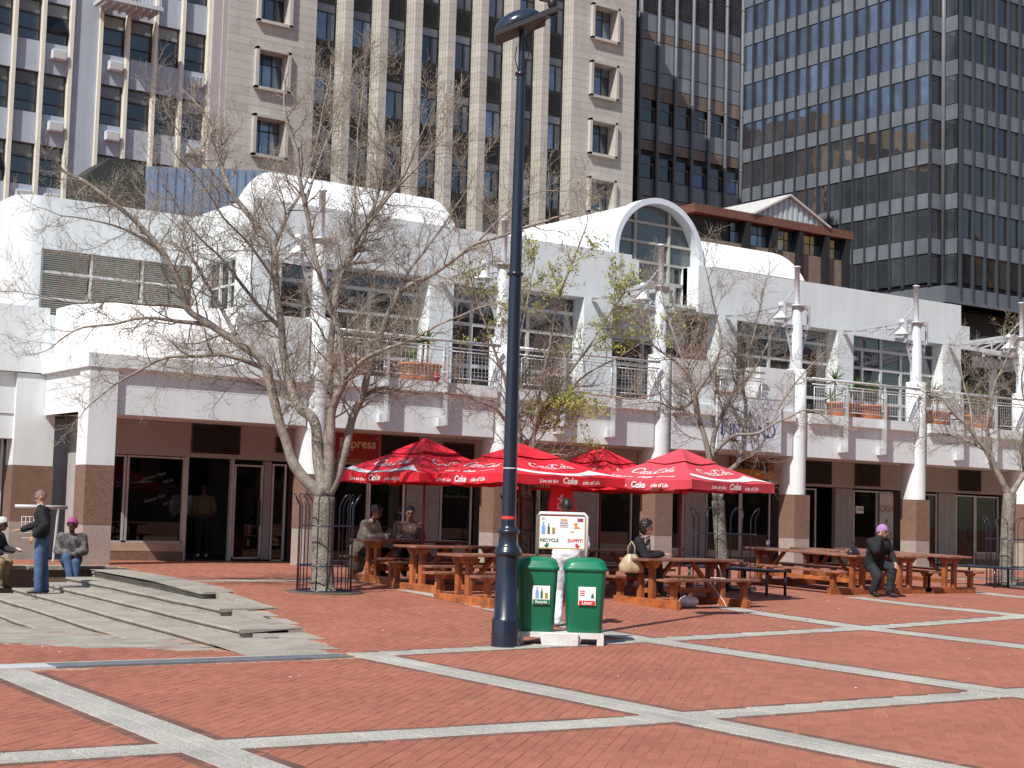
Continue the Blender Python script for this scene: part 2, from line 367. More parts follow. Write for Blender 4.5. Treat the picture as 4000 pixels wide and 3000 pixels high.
# ------------------------------------------------------------------ terrace wall with coping
tw = thing('terrace_wall', 'low granite terrace wall with rounded coping beside the stone steps', 'wall', (8, 29.4, -.6))
def wy(x): return 29.55-.115*(x-9.6)
mb = MB(); mb.ext([(2,wy(2),-.75),(11.35,wy(11.35),-.75),(11.35,wy(11.35)+.4,-.75),(2,wy(2)+.4,-.75)], (0,0,.76)); mb.build('wall_face', granB, tw)
for k in range(6):
    a = 2+k*1.56; b = a+1.55; mb = MB()
    mb.ext([(a,wy(a)-.07,.015),(b,wy(b)-.07,.015),(b,wy(b)+.42,.015),(a,wy(a)+.42,.015)], (0,0,.075)); mb.build('coping_stone', aggrS, tw)
sheet('terrace_floor', 1, 11.6, 29.4, 32.5, .5, lambda x, y: .055, brickm, 0, test=lambda x, y: y > wy(x)+.35 or x > 11)
# drain channel along the foot of the plaza
dg = thing('drain_grate', 'long grey steel drain grate along the foot of the steps', 'drain', (6, 15.15, -.3))
for k in range(9):
    mb = MB(); x0 = 2.6+k*.66
    for i in range(16): mb.box(x0+i*.041, x0+i*.041+.026, 14.98, 15.27, -.302, -.283)
    mb.box(x0, x0+.65, 14.955, 14.98, -.32, -.282); mb.box(x0, x0+.65, 15.27, 15.295, -.32, -.282); mb.build('grate_panel', steel if k in (3,) else M('dark_steel', (.24,.26,.29), .5, metal=.5, var=.2), dg)
MB().box(2.6, 8.55, 14.955, 15.295, -.42, -.37).build('channel', blackp, dg)
for k in range(10): MB().bbox(2.6+k*.6, 3.195+k*.6, 15.3, 15.42, -.35, -.288, .005).build('kerb_slab', aggr, dg)
# litter: scraps of paper and leaf on the bricks
mb = MB()
for _ in range(230):
    u = RND.uniform(0, 1); X = RND.uniform(4, 26); Y = RND.uniform(9, 23)
    if in_stairs(X, Y): continue
    s = RND.uniform(.006, .02); a = RND.uniform(0, PI); z = zz(X, Y)+.006
    c, d = math.cos(a)*s, math.sin(a)*s
    mb.add([(X+c,Y+d,z),(X-d,Y+c,z+RND.uniform(0,.01)),(X-c*1.5,Y-d*1.5,z),(X+d,Y-c,z+.004)], [(0,1,2,3)], 0 if RND.random() < .75 else 1)
mb.build('litter_scraps', [M('white_scrap', (.75,.75,.72), .8), M('leaf_scrap', (.35,.25,.1), .8)], kind='stuff', label='tiny scraps of paper and leaf on the bricks', cat='litter')
mb = MB()     # grass in the step corners and the joints
for _ in range(2600):
    if RND.random() < .55:
        i = RND.choice([0,1,1,2,2,3]); Y = RND.gauss(RND.choice([26,24.5,20.5,22.5,19]), .5)
        if Y < YE[i]+.1 or Y > 28: continue
        X = XS(i, Y)-.0; z = zT(25)*.3-.1*(i+1); X += RND.uniform(-.03, .03)
    else:
        d, X, Y = cells[int(RND.random()**1.5*5000)]
        if noise.noise(V((X*.5, Y*.5, 3))) < .12: continue
        s = RND.choice((-1,1)); X += B_.x*.05*s+A_.x*RND.uniform(-.1,.1); Y += B_.y*.05*s+A_.y*RND.uniform(-.1,.1); z = zz(X, Y)-.004
    h = RND.uniform(.006, .02); a = RND.uniform(0, PI); c, d = math.cos(a)*.004, math.sin(a)*.004
    mb.add([(X-c,Y-d,z),(X+c,Y+d,z),(X+RND.uniform(-.01,.01),Y+RND.uniform(-.01,.01),z+h)], [(0,1,2)])
mb.build('grass_tufts', M('joint_grass', (.16,.19,.04), .9), kind='stuff', label='thin grass growing in paving joints and step corners', cat='grass')
# ------------------------------------------------------------------ white two-storey building
wb = thing('white_building', 'white two storey shopping building with barrel vaults, arcade and round columns', 'building', (27, 32, 0))
PX = [16.23 + 5.088*i for i in range(6)]
YF, YU = 31.0, 34.1
def pier(x, w=.6, y0=30.9, round_=True, top=5.62, z0=0.):
    mb = MB()
    if round_:
        n = 14; yc = y0+.3
        poly = [(x, y0+.6, 2.09), (x, yc, 2.09)] + [(x+.3-.3*math.cos(PI*k/n), yc-.3*math.sin(PI*k/n), 2.09) for k in range(1, n)] + [(x+w, yc, 2.09), (x+w, y0+.6, 2.09)]
        cyl = MB().lathe([(.296,4.2),(.296,top),(0,top)], c=(x+.3, yc, 0), n=28); mb.add(cyl.v, cyl.f, 0, True); top = 4.2
        m = len(poly); mb.add(poly + [(a, b, top) for a, b, c in poly], [(i+1 if i+1 < m else 0, i, i+m, (i+1 if i+1 < m else 0)+m)[::-1] for i in range(m)], 0, True)
        mb.add([(a, b, top) for a, b, c in poly], [tuple(range(m))[::-1]])
        mb.add([(a, b, 2.091) for a, b, c in poly], [tuple(range(m))])
    else: mb.box(x, x+w, y0, y0+.6, 2.09, top)
    p = mb.build('pier', white, wb)
    MB().box(x+.002, x+w-.002, y0+.002, y0+.598, z0-.2, .868).build('granite_base', granG, p)
    MB().box(x-.002, x+w+.002, y0-.002, y0+.602, .873, 2.087).build('granite_cladding', granB, p)
    return p
for i, x in enumerate(PX): pier(x)
pier(11.2, round_=False, top=4.1)
# fascia panels, lip, deck
def fascia(x0, x1, y=YF, joints=2):
    n = joints; w = (x1-x0)/n
    for k in range(n):
        a = x0+k*w+.004; b = x0+(k+1)*w-.004
        MB().box(a, b, y, y+.25, 3.16, 3.742).build('fascia_panel', white, wb)
        MB().box(a, b, y, y+.25, 3.75, 4.12).build('fascia_panel', white, wb)
    MB().box(x0, x1, y+.01, y+.24, 3.17, 4.11).build('fascia_core', white, wb)
    mb = MB(); mb.ext([(x0,y+.25,4.1),(x0,y,4.09),(x0,y-.13,4.12),(x0,y-.13,4.39),(x0,y+.25,4.39)], (x1-x0,0,0)); mb.build('balcony_lip', white, wb)
bays = [(11.8, PX[0])] + [(PX[i]+.6, PX[i+1]) for i in range(5)] + [(PX[5]+.6, 48)]
for k, (a, b) in enumerate(bays): fascia(a, b)
MB().box(11.3, 48, YF+.25, 34.6, 4.12, 4.3).build('balcony_deck', M('deck_grey', (.3,.3,.3), .8), wb)
MB().box(11.3, 48, 31.25, 33.5, 3.2, 3.3).build('arcade_soffit', white, wb)
# solid parapets of the middle bay and the left corner
MB().box(PX[2]+.6, 28.5, YF-.02, YF+.2, 4.39, 5.57).build('parapet_block', white, wb)
MB().box(30.18, PX[3], YF-.02, YF+.75, 4.39, 5.57).build('parapet_block', white, wb)
MB().box(14.45, PX[0], YF-.02, YF+.3, 4.39, 5.57).build('parapet_block', white, wb)
MB().box(16.22, 17.2, YF+.25, 34.1, 4.3, 4.42).build('parapet_block', white, wb)
# left corner block
MB().box(11.25, 11.6, 31.5, 33.78, 3.2, 3.74).build('fascia_panel', white, wb)
MB().box(11.25, 11.6, 31.5, 33.78, 3.748, 4.12).build('fascia_panel', white, wb)
mb = MB(); mb.ext([(11.35,30.87,4.1),(11.14,30.87,4.1),(11.14,30.87,4.39),(11.35,30.87,4.39)], (0,2.9,0)); mb.build('balcony_lip', white, wb)
MB().box(11.352, 11.798, 30.872, 31.3, 4.102, 4.388).build('balcony_lip', white, wb)
for a, b, z0, z1, y in ((3, 7.2, 4.12, 5.57, 33.75), (7.208, 11.25, 4.12, 5.57, 33.75), (3, 7.2, 3.2, 4.11, 33.88), (7.208, 10.7, 3.2, 4.11, 33.88), (3, 7.2, 2.66, 3.19, 33.9), (7.208, 10.7, 2.66, 3.19, 33.9)):
    MB().box(a, b, y, y+.4, z0, z1).build('wall_panel', white, wb)
p2 = MB().box(10.62, 11.5, 33.8, 34.3, 2.09, 4.1).build('pier', white, wb)
MB().box(10.618, 11.52, 33.798, 34.32, .873, 2.087).build('granite_cladding', granB, p2); MB().box(10.62, 11.5, 33.8, 34.3, 0, .868).build('granite_base', granG, p2)
mb = MB()     # rounded drum wall above the corner
arc = [(11.4, 33.78), (11.4, 33.0)] + [(13.42-2.02*math.cos(PI/2*k/14), 33.0-2.02*math.sin(PI/2*k/14)) for k in range(1, 15)] + [(14.45, 31.0)]
for q, (za, zb) in enumerate(((4.33, 5.57),)):
    m = len(arc); mb.add([(x, y, za) for x, y in arc]+[(x, y, zb) for x, y in arc]+[(x+.2 if k < 8 else x, y+.25, zb) for k, (x, y) in enumerate(arc)],
        [(k, k+1, m+k+1, m+k) for k in range(m-1)] + [(m+k, m+k+1, 2*m+k+1, 2*m+k) for k in range(m-1)], 0, True)
mb.build('drum_wall', drumw, wb)
MB().box(11.4, 16.2, 31.2, 38, 4.3, 4.4).build('terrace_roof', drumw, wb)
# upper back wall at left with its blinds, rounded outer corner
def bk(a, b, z0, z1): MB().box(a, b, 37.6, 37.9, z0, z1).build('wall_panel', white, wb)
bk(12.24, 14.2, 7.52, 8.82); bk(14.206, 16.25, 7.52, 8.82); bk(12.24, 16.25, 4.3, 5.9)
mb = MB(); n = 10
pts = [(12.24, 37.6)] + [(12.24-.62*math.sin(PI/2*k/n), 38.22-.62*math.cos(PI/2*k/n)) for k in range(1, n+1)] + [(11.62, 44)]
m = len(pts); mb.add([(x, y, 4.3) for x, y in pts]+[(x, y, 8.82) for x, y in pts], [(k+1, k, m+k, m+k+1) for k in range(m-1)], 0, True)
mb.add([(11.62,44,8.82),(16.2,44,8.82),(16.2,37.6,8.82)]+[(x,y,8.82) for x,y in pts[:-1]], [tuple(range(2+m))]); mb.build('rounded_corner', white, wb)
blind = M('blind_slats', (.36,.36,.31), .7, var=.06); gsill = M('frame_dark', (.22,.23,.25), .5)
xs = [12.26, 13.52, 14.86, 16.2]
for a, b in zip(xs, xs[1:]):
    w = MB().box(a+.05, b-.05, 37.76, 37.78, 5.9, 7.5).build('window_pane', darkgl, wb)
    mb = MB()
    for k in range(30): z = 5.95+k*.052; mb.add([(a+.05,37.735,z),(b-.05,37.735,z),(b-.05,37.715,z+.034),(a+.05,37.715,z+.034)], [(0,1,2,3)])
    mb.build('blind', blind, w)
    mb = MB(); mb.box(a, a+.05, 37.66, 37.74, 5.9, 7.52)
    for z in (6.28, 6.93): mb.box(a+.05, b, 37.66, 37.74, z, z+.06)
    mb.build('window_frame', frame_w, w)
# gable return facing left
X0 = 16.2
for y0, y1, z0, z1 in ((34.1, 34.98, 4.3, 8.82), (34.98, 37.6, 7.47, 8.82), (34.98, 37.6, 4.3, 6.2), (36.8, 37.6, 6.2, 7.47)):
    MB().box(X0, X0+.3, y0, y1, z0, z1).build('wall_panel', white, wb)
w = MB().box(X0+.2, X0+.22, 34.98, 36.8, 6.2, 7.47).build('window_pane', darkgl, wb)
mb = MB()
for y in (34.98, 35.55, 36.1, 36.75): mb.box(X0+.12, X0+.19, y, y+.05, 6.2, 7.47)
mb.box(X0+.12, X0+.19, 34.98, 36.8, 6.8, 6.85); mb.build('window_frame', frame_w, w)
# upper front: piers, parapet, windows
PW = .74
for i, x in enumerate(PX):
    if i == 0: MB().box(16.5, 17.03, YU, YU+.45, 4.3, 7.42).build('upper_pier', white, wb); continue
    e = {2: 1.02, 5: 1.38}.get(i, PW)
    for z0, z1 in ((4.3, 5.7), (5.706, 6.56), (6.566, 7.42)):
        MB().box(x, x+e, YU, YU+.5, z0, z1).build('upper_pier', white, wb)
def para(a, b, joints):
    xs = [a]+joints+[b]
    for p, q in zip(xs, xs[1:]): MB().box(p+.003, q-.003, YU, YU+.5, 7.42, 8.82).build('parapet_panel', white, wb)
    MB().box(a+.01, b-.01, YU+.012, YU+.7, 7.43, 8.81).build('parapet_core', white, wb)
para(16.5, 28.1, [17.05, 18.7, 21.28, 22.05, 24.2, 26.4, 27.4]); para(30.65, 42.6, [31.45, 32.3, 34.0, 36.58, 37.35, 38.95, 41.67])
MB().box(42.6, 43.05, YU, YU+.5, 4.3, 8.13).build('parapet_panel', white, wb)
MB().box(43.0, 43.04, YU+.5, 50, 4.3, 8.1).build('side_wall', white, wb)
MB().box(16.5, 43, 34.8, 50, 8.2, 8.3).build('roof_deck', M('roof_grey', (.4,.4,.4), .9), wb)
upgl = GLASS('upper_window_glass', (.03,.034,.036), rnd=.6)
def upwin(x0, x1, door=True):
    y = YU+.4
    xs = [x0, x0+.85, x0+1.75, x0+2.72, x1] if door else [x0, (x0+x1)/2, x1]
    rows = [4.3, 5.25, 5.85, 6.36, 6.97, 7.42]
    for a, b in zip(xs, xs[1:]):
        for z0, z1 in zip(rows, rows[1:]):
            if z0 == 6.97 and a != xs[0] and a != xs[2] : continue
            bb = b
            if z0 == 6.97: bb = xs[2] if a == xs[0] else x1
            p = MB().box(a+.04, bb-.04, y+.05, y+.07, z0+.03, z1-.03).build('window_pane', upgl, wb)
            mb = MB(); mb.box(a, a+.05, y, y+.11, z0, z1); mb.box(bb-.05, bb, y+.002, y+.11, z0, z1); mb.box(a+.05, bb-.05, y, y+.11, z1-.045, z1); mb.box(a+.05, bb-.05, y, y+.11, z0, z0+.045)
            mb.build('window_frame', frame_w, p)
upwin(17.03, PX[1]); upwin(PX[1]+PW, PX[2]); upwin(PX[3]+PW, PX[4]); upwin(PX[4]+PW, PX[5])
# middle bay under the vault: recessed entrance wall
MB().box(27.4, 31.5, 35.6, 35.7, 6.6, 7.6).build('wall_panel', white, wb)
for a, b in ((27.42, 28.6), (28.6, 29.8), (29.8, 31.45)):
    p = MB().box(a+.05, b-.05, 35.66, 35.68, 4.35, 6.55).build('window_pane', upgl, wb)
    mb = MB(); mb.box(a, a+.06, 35.6, 35.68, 4.3, 6.6)
    for z in (4.3, 5.1, 5.85, 6.5): mb.box(a+.06, b, 35.6, 35.68, z, z+.06)
    mb.build('window_frame', frame_w, p)
MB().box(27.4, 31.45, 34.15, 35.7, 7.5, 7.58).build('entrance_soffit', white, wb)
# glazed arch and barrel vaults
CX, CZ, RI, RO = 29.48, 9.0, 1.55, 1.72
mb = MB(); n = 40
arcp = [(math.cos(PI-PI*k/n), math.sin(PI-PI*k/n)) for k in range(n+1)]
for y0, y1 in ((34.5, 34.98),):
    m = n+1; vs = []
    for r, y in ((RI,y0),(RO,y0),(RO,y1),(RI,y1)): vs += [(CX+c*r, y, CZ+s*r) for c, s in arcp]
    fs = []
    for a, b in ((0,1),(1,2),(2,3),(3,0)): fs += [(a*m+k, a*m+k+1, b*m+k+1, b*m+k)[::-1] for k in range(n)]
    mb.add(vs, fs, 0, False)
    for a, b in ((CX-RO, CX-RI), (CX+RI, CX+RO)): mb.box(a, b, y0, y1, 8.5, CZ)
mb.build('arch_rim', M('pale_blue_white', (.66,.72,.78), .5, var=.04), wb)
poly = [(CX+RI*c, CZ+RI*s) for c, s in arcp] + [(CX+RI, 7.6), (CX-RI, 7.6)]
def clip(p, f):      # keep the side f >= 0
    out = []
    for i in range(len(p)):
        a, b = p[i], p[(i+1) % len(p)]; fa, fb = f(a), f(b)
        if fa >= 0: out.append(a)
        if fa*fb < 0: t = fa/(fa-fb); out.append((a[0]+(b[0]-a[0])*t, a[1]+(b[1]-a[1])*t))
    return out
archgl = GLASS('arch_glass', (.07,.08,.078), rnd=.25, rough=.06)
xs = [27.9, 28.81, 30.12, 31.05]; zs = [7.6, 8.26, 8.83, 9.42, 10.0, 10.6]
frc = M('arch_mullion', (.42,.42,.37), .6, var=.08)
for a, b in zip(xs, xs[1:]):
    for c, d in zip(zs, zs[1:]):
        q = poly
        for f in (lambda p: p[0]-a-.03, lambda p: b-.03-p[0], lambda p: p[1]-c-.03, lambda p: d-.03-p[1]): q = clip(q, f)
        if len(q) < 3: continue
        mb = MB(); mb.ext([(x, 34.9, z) for x, z in q], (0, .02, 0)); pn = mb.build('arch_pane', archgl, wb)
        mb = MB()
        if b < 31: mb.box(b-.035, b+.035, 34.82, 34.9, c, min(d, CZ+math.sqrt(max(0, RI**2-(b-CX)**2))))
        w = math.sqrt(max(0, RI**2-max(0, d-CZ)**2)); l, r = max(a, CX-w), min(b, CX+w)
        if d < 10.5 and r > l: mb.box(l, r, 34.83, 34.9, d-.035, d+.035)
        if mb.v: mb.build('arch_mullion', frc, pn)
MB().box(28.1, 28.78, 34.6, 34.9, 7.45, 8.82).build('wall_panel', white, wb)
MB().box(30.66, 31.1, 34.6, 34.96, 7.45, 8.8).build('wall_panel', white, wb)
def barrel(name, axis, c0, c1, cc, cz, r, a0, a1, rib=.09):
    mb = MB(); ns = 26; k = int((c1-c0)/rib*2); vs = []; m = ns+1
    for i in range(k+1):
        t = c0+(c1-c0)*i/k; rr_ = r+(.011 if i % 2 else 0)
        for j in range(m):
            a = a0+(a1-a0)*j/ns; u = cc-rr_*math.cos(a); z = cz+rr_*math.sin(a)
            vs.append((u, t, z) if axis == 'y' else (t, u, z))
    mb.add(vs, [(i*m+j, i*m+j+1, (i+1)*m+j+1, (i+1)*m+j)[::(1 if axis == 'x' else -1)] for i in range(k) for j in range(ns)], 0, False)
    for i in (0, k):
        mb.add([vs[i*m+j] for j in range(m)], [tuple(range(m))])
    return mb.build(name, M('white_sheet_roof', (.84,.85,.86), .45, var=.03, scale=1.5), wb)
barrel('barrel_vault', 'y', 34.98, 47, CX, 8.95, RO-.03, 0, PI)
barrel('barrel_vault', 'x', 31.3, 35.15, 36.2, 7.62, 2.36, .55, 2.6); barrel('barrel_vault', 'x', 17.4, 22.15, 36.2, 7.62, 2.3, .55, 2.6)
# ------------------------------------------------------------------ masts, trusses and lamps over the balcony
trm = M('truss_grey', (.5,.51,.53), .45, metal=.2, var=.06)
mroot = None
def mast(i):
    x, y = PX[i]+.3, 31.2
    lab = ['steel mast with truss arms behind the big bare tree', 'steel mast behind the dark lamp post', 'steel mast in front of the glazed arch', 'steel mast above the blue lettered sign', 'steel mast right of the tall balcony doors', 'steel mast at the right edge of the picture'][i]
    t = thing('balcony_mast', lab, 'mast', (x, y, 5.62), group=None)
    mb = MB(); mb.lathe([(.0,0),(.2,0),(.2,.03),(.172,.03),(.172,1.22),(.155,1.24),(.142,1.24),(.142,1.78),(.09,1.82)], n=18); mb.build('mast_tube', steel, t, world=False)
    mb = MB(); mb.lathe([(.0,1.8),(.24,1.8),(.24,1.84),(.0,1.84)], n=18); mb.build('collar', steel, t, world=False)
    mb = MB(); mb.lathe([(.076,1.84),(.076,2.92),(.1,2.92),(.1,2.96),(.0,2.96)], n=14); mb.build('mast_top', steel, t, world=False)
    for s in (-.5, .42):
        tp = (-.02, 2.88, 1.78); b = (s, -.05, 1.22); tpp = (s, -.05, 1.82); mb = MB()
        mb.bar(tp, b, .08, .12); mb.bar(tp, tpp, .08, .11); mb.bar((s,-.05,1.2), (s,-.05,1.86), .07, .07, upv=(1,0,0))
        for f in (.35, .68): mb.bar(V(tp).lerp(V(b), f), V(tp).lerp(V(tpp), f), .04, .04, upv=(1,0,0)); 
        mb.bar(V(tp).lerp(V(b), .35), V(tp).lerp(V(tpp), .68), .045, .045); mb.bar(V(tp).lerp(V(b), .68), V(tp).lerp(V(tpp), .98), .045, .045)
        mb.bar((s,-.05,1.82), (0,0,1.82), .05, .12); mb.bar((s,-.05,1.21), (0,0,1.21), .05, .1); mb.build('truss_arm', trm, t, world=False)
    mb = MB(); mb.bar((-.08,.7,1.75), (-.04,.05,2.3), .03, .03); mb.build('stay_rod', steel, t, world=False)
    for s in (-1, 1):
        mb = MB(); P = [V((s*.16,0,.25)), V((s*.46,0,1.18)), V((s*.16,0,1.18))]; mb.ext([p+V((0,-.012,0)) for p in P], (0,.024,0)); br = mb.build('bracket_plate', trm, t, world=False)
        for f in (.95, .72, .52):
            mb = MB(); mb.tube([(s*(.16+.13*f),-.016,.2+f),(s*(.16+.13*f),.016,.2+f)], .05*f, n=10); mb.build('bracket_hole', blackp, br, world=False)
    mb = MB(); mb.lathe([(.0,.02),(.05,.01),(.06,-.02),(.16,-.12),(.27,-.2),(.25,-.2),(.14,-.12),(.0,-.03)], c=(-.5,.12,1.62), n=18); mb.ell((-.5,.12,1.83), (.09,.09,.07)); mb.tube([(-.5,.12,1.7),(-.5,.12,1.82)], .02)
    mb.build('pendant_lamp', M('lamp_white', (.85,.86,.87), .35), t, world=False)
for i in range(6): mast(i)
# ------------------------------------------------------------------ balcony railings
for k, (a, b) in enumerate(bays[1:]):
    if k == 2: a, b = 28.5, 30.18
    if k == 5: b = 44.5
    lab = ['steel mesh balcony railing left of the dark lamp post', 'steel mesh balcony railing right of the dark lamp post', 'short steel mesh railing above the blue lettered sign', 'steel mesh balcony railing with two orange tubs behind it', 'steel mesh balcony railing beside the far right bare tree', 'steel mesh railing at the right edge of the picture'][k]
    t = thing('balcony_railing', lab, 'railing', ((a+b)/2, 30.9, 4.39)); y = 30.84
    MB().tube([(a-.02,y,5.38),(b+.02,y,5.38)], .035, n=10).build('top_rail', steel, t)
    MB().tube([(a-.02,y,5.22),(b+.02,y,5.22)], .016, n=6).build('upper_rail', steel, t)
    post = [a+(b-a)*f for f in ((.3, .66) if b-a > 3 else (.5,))]
    edges = [a]+post+[b]
    for p, q in zip(edges, edges[1:]):
        p += .07; q -= .07; mb = MB()
        for x0, x1, z0, z1 in ((p,q,5.14,5.14),(p,q,4.5,4.5),(p,p,4.5,5.14),(q,q,4.5,5.14)): mb.tube([(x0,y,z0),(x1,y,z1)], .014, n=6)
        nn = int((q-p)/.1)
        for j in range(1, nn): mb.tube([(p+(q-p)*j/nn,y,4.5),(p+(q-p)*j/nn,y,5.14)], .0045, n=3, cap=False)
        for j in range(1, 7): mb.tube([(p,y,4.5+.64*j/7),(q,y,4.5+.64*j/7)], .0045, n=3, cap=False)
        mb.build('mesh_panel', steel, t)
    for x in post:
        mb = MB(); mb.ext([(x-.012,30.72,3.36),(x-.012,30.9,3.36),(x-.012,30.9,5.1),(x-.012,30.84,5.36),(x-.012,30.78,5.36),(x-.012,30.72,5.1)], (.024,0,0)); ps = mb.build('post_blade', M('glassy_steel', (.62,.64,.65), .3, metal=.6), t)
        MB().box(x-.14, x+.06, 30.86, 30.995, 3.34, 3.54).build('bracket', steel, ps)
        for z in (4.62, 5.0): MB().tube([(x-.1,30.82,z),(x+.1,30.82,z)], .014, n=6).build('clamp', steel, ps)
# ------------------------------------------------------------------ shopfronts under the arcade
YS = 33.3; KX = 33.3/31.8
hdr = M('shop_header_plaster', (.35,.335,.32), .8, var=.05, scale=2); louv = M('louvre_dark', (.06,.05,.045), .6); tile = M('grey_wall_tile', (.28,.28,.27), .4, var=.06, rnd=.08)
alum = M('aluminium_frame', (.5,.5,.49), .4, metal=.4); inner = M('unlit_shop_inside', (.035,.03,.027), .9, var=.4, scale=2)  # inner: near-black colour stands in for the unlit depth of the shops
doorw = M('door_frame_white', (.6,.6,.58), .5)
sill = M('stone_sill', (.45,.33,.25), .6, var=.1, fine=.3, bscale=50)
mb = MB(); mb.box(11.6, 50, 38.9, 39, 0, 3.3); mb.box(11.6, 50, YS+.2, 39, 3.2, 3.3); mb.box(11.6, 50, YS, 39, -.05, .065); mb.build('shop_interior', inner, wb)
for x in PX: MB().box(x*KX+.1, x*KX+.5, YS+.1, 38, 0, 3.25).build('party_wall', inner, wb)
def header(a, b): pass
for a, b in ((12.0, 20), (20.005, 28), (28.005, 36), (36.005, 43), (43.005, 50)): MB().box(a, b, YS, YS+.2, 2.42, 3.19).build('shop_header', hdr, wb)
def louvre(a, b, z0, z1):
    a, b = a*KX, b*KX
    f = MB().box(a, b, YS-.03, YS-.002, z0, z1).build('louvre', louv, wb); n = int((z1-z0)/.055)
    for k in range(n):
        z = z0+.02+k*(z1-z0-.03)/n; MB().add([(a+.03,YS-.034,z+.03),(b-.03,YS-.034,z+.03),(b-.03,YS-.075,z),(a+.03,YS-.075,z)], [(0,1,2,3),(3,2,1,0)]).build('slat', louv, f)
def window(a, b, z0, z1, frame=alum):
    a, b = a*KX, b*KX
    p = MB().box(a+.03, b-.03, YS+.06, YS+.068, z0, z1).build('shop_pane', shopgl, wb)
    mb = MB(); mb.box(a-.02, a+.03, YS+.02, YS+.1, z0, z1); mb.box(b-.03, b+.02, YS+.02, YS+.1, z0, z1); mb.box(a+.03, b-.03, YS+.02, YS+.1, z1-.04, z1); mb.box(a+.03, b-.03, YS+.02, YS+.1, z0-.04, z0); mb.build('pane_frame', frame, p); return p
def tiles(a, b, z0, z1, s=.3):
    a, b = a*KX, b*KX
    nx = max(1, round((b-a)/s)); nz = max(1, round((z1-z0)/s)); w = (b-a)/nx; h = (z1-z0)/nz
    base = MB().box(a, b, YS+.02, YS+.15, z0, z1).build('tile_wall', hdr, wb); me = MB().bbox(.003, w-.003, -.012, .0, .003, h-.003, .002).mesh('tile', tile)
    for i in range(nx):
        for j in range(nz):
            o = obj('tile', me, base, world=False); o.location = (a+i*w, YS+.02, z0+j*h)
def basewall(a, b):
    a, b = a*KX, b*KX
    MB().box(a, b, YS-.02, YS+.15, .27, .46).build('sill_band', sill, wb); MB().box(a, b, YS-.015, YS+.15, -.05, .265).build('plinth', granB, wb)
def door(a, b, frame=alum, handle=True):
    p = window(a, b, .1, 2.36, frame)
    if handle: b = b*KX; MB().tube([(b-.16,YS-.03,1.3),(b-.1,YS-.1,1.25),(b-.1,YS-.1,.95),(b-.16,YS-.03,.9)], .016, n=8).build('handle', steel, p)
    return p
# left shop
header(11.8, PX[0]); basewall(11.8, 13.78); window(11.9, 12.4, .5, 2.4); window(12.46, 13.74, .5, 2.4); louvre(13.86, 15.02, 2.52, 3.2)
mb = MB(); mb.box(13.76*KX, 13.84*KX, YS+.02, YS+.14, .05, 2.45); mb.box(14.86*KX, 14.92*KX, YS+.02, YS+.14, .05, 2.45); mb.build('door_frame', alum, wb)
od = window(14.95, 15.62, .15, 2.3); mb = MB(); mb.box(15.5*KX, 15.58*KX, YS-.04, YS-.01, .9, 1.5); mb.build('handle', blackp, od)
tiles(15.66, 15.84, .1, 2.4); pw = window(15.88, 16.2, .1, 2.35); louvre(15.9, 16.18, 2.62, 3.0)
MB().box(15.9*KX, 16.18*KX, YS+.08, YS+.09, 1.2, 2.3).build('red_poster', M('poster_red', (.25,.015,.02), .5), pw)
MB().box(11.9, 12.0, YS, 36, 0, 3.2).build('side_wall', hdr, wb)
# second shop, express sign
header(PX[0]+.6, PX[1]); window(16.9, 18.35, .1, 2.35); door(18.4, 19.35, doorw); tiles(19.42, 20.35, .1, 2.4); window(20.4, 21.28, .5, 2.35); basewall(20.4, 21.3); louvre(18.55, 19.7, 2.52, 3.2); louvre(20.4, 21.3, 2.6, 3.1)
header(PX[1]+.6, PX[2]); window(21.95, 23.3, .1, 2.35); door(23.35, 24.3); tiles(24.35, 25.2, .1, 2.4); window(25.25, 26.38, .1, 2.35)
header(PX[2]+.6, PX[3]); window(27.05, 28.2, .5, 2.35); basewall(27, 28.2); tiles(28.24, 29.0, .1, 2.4); window(29.05, 30.3, .4, 2.35); window(30.35, 31.45, .4, 2.35); basewall(29.0, 31.5)
header(PX[3]+.6, PX[4]); window(32.15, 33.3, .1, 2.35); louvre(32.6, 33.9, 2.5, 3.2); tiles(34.1, 34.85, .1, 2.4); door(34.9, 35.9); door(35.95, 36.56); louvre(34.9, 36.0, 2.5, 3.2)
header(PX[4]+.6, PX[5]); window(37.2, 38.6, .1, 2.35); tiles(38.7, 39.5, .1, 2.4); door(39.55, 40.45, doorw); window(40.5, 41.6, .5, 2.35); basewall(40.5, 41.65); louvre(39.6, 40.7, 2.5, 3.2)
header(PX[5]+.6, 48); window(42.3, 44, .1, 2.35); tiles(44.1, 48, .1, 2.4)
# window wall at far left under the fascia, with green stickers
MB().box(3, 10.6, 34.4, 34.5, 0, .5).build('base_wall', granG, wb)
for a, b in ((6.0, 8.3), (8.35, 9.45), (9.5, 10.55)):
    p = MB().box(a+.03, b-.03, 34.4, 34.41, .5, 2.64).build('shop_pane', shopgl, wb)
    mb = MB(); mb.box(a-.02, a+.03, 34.34, 34.44, .5, 2.66); mb.box(b-.03, b+.02, 34.34, 34.44, .5, 2.66); mb.box(a+.03, b-.03, 34.34, 34.44, .45, .5); mb.build('pane_frame', doorw, p)
    if a > 8.4:
        for k in range(6): MB().box(a+.22, b-.25, 34.385, 34.395, .62+k*.36, .8+k*.36).build('sticker', M('sticker_green', (.12,.2,.1), .6), p)
MB().box(3, 10.6, 37, 37.1, 0, 3.2).build('inner_wall', inner, wb); MB().box(8, 10.5, 36, 36.3, 0.0, 1.15).build('counter', M('blue_cloth', (.02,.05,.16), .8), wb)
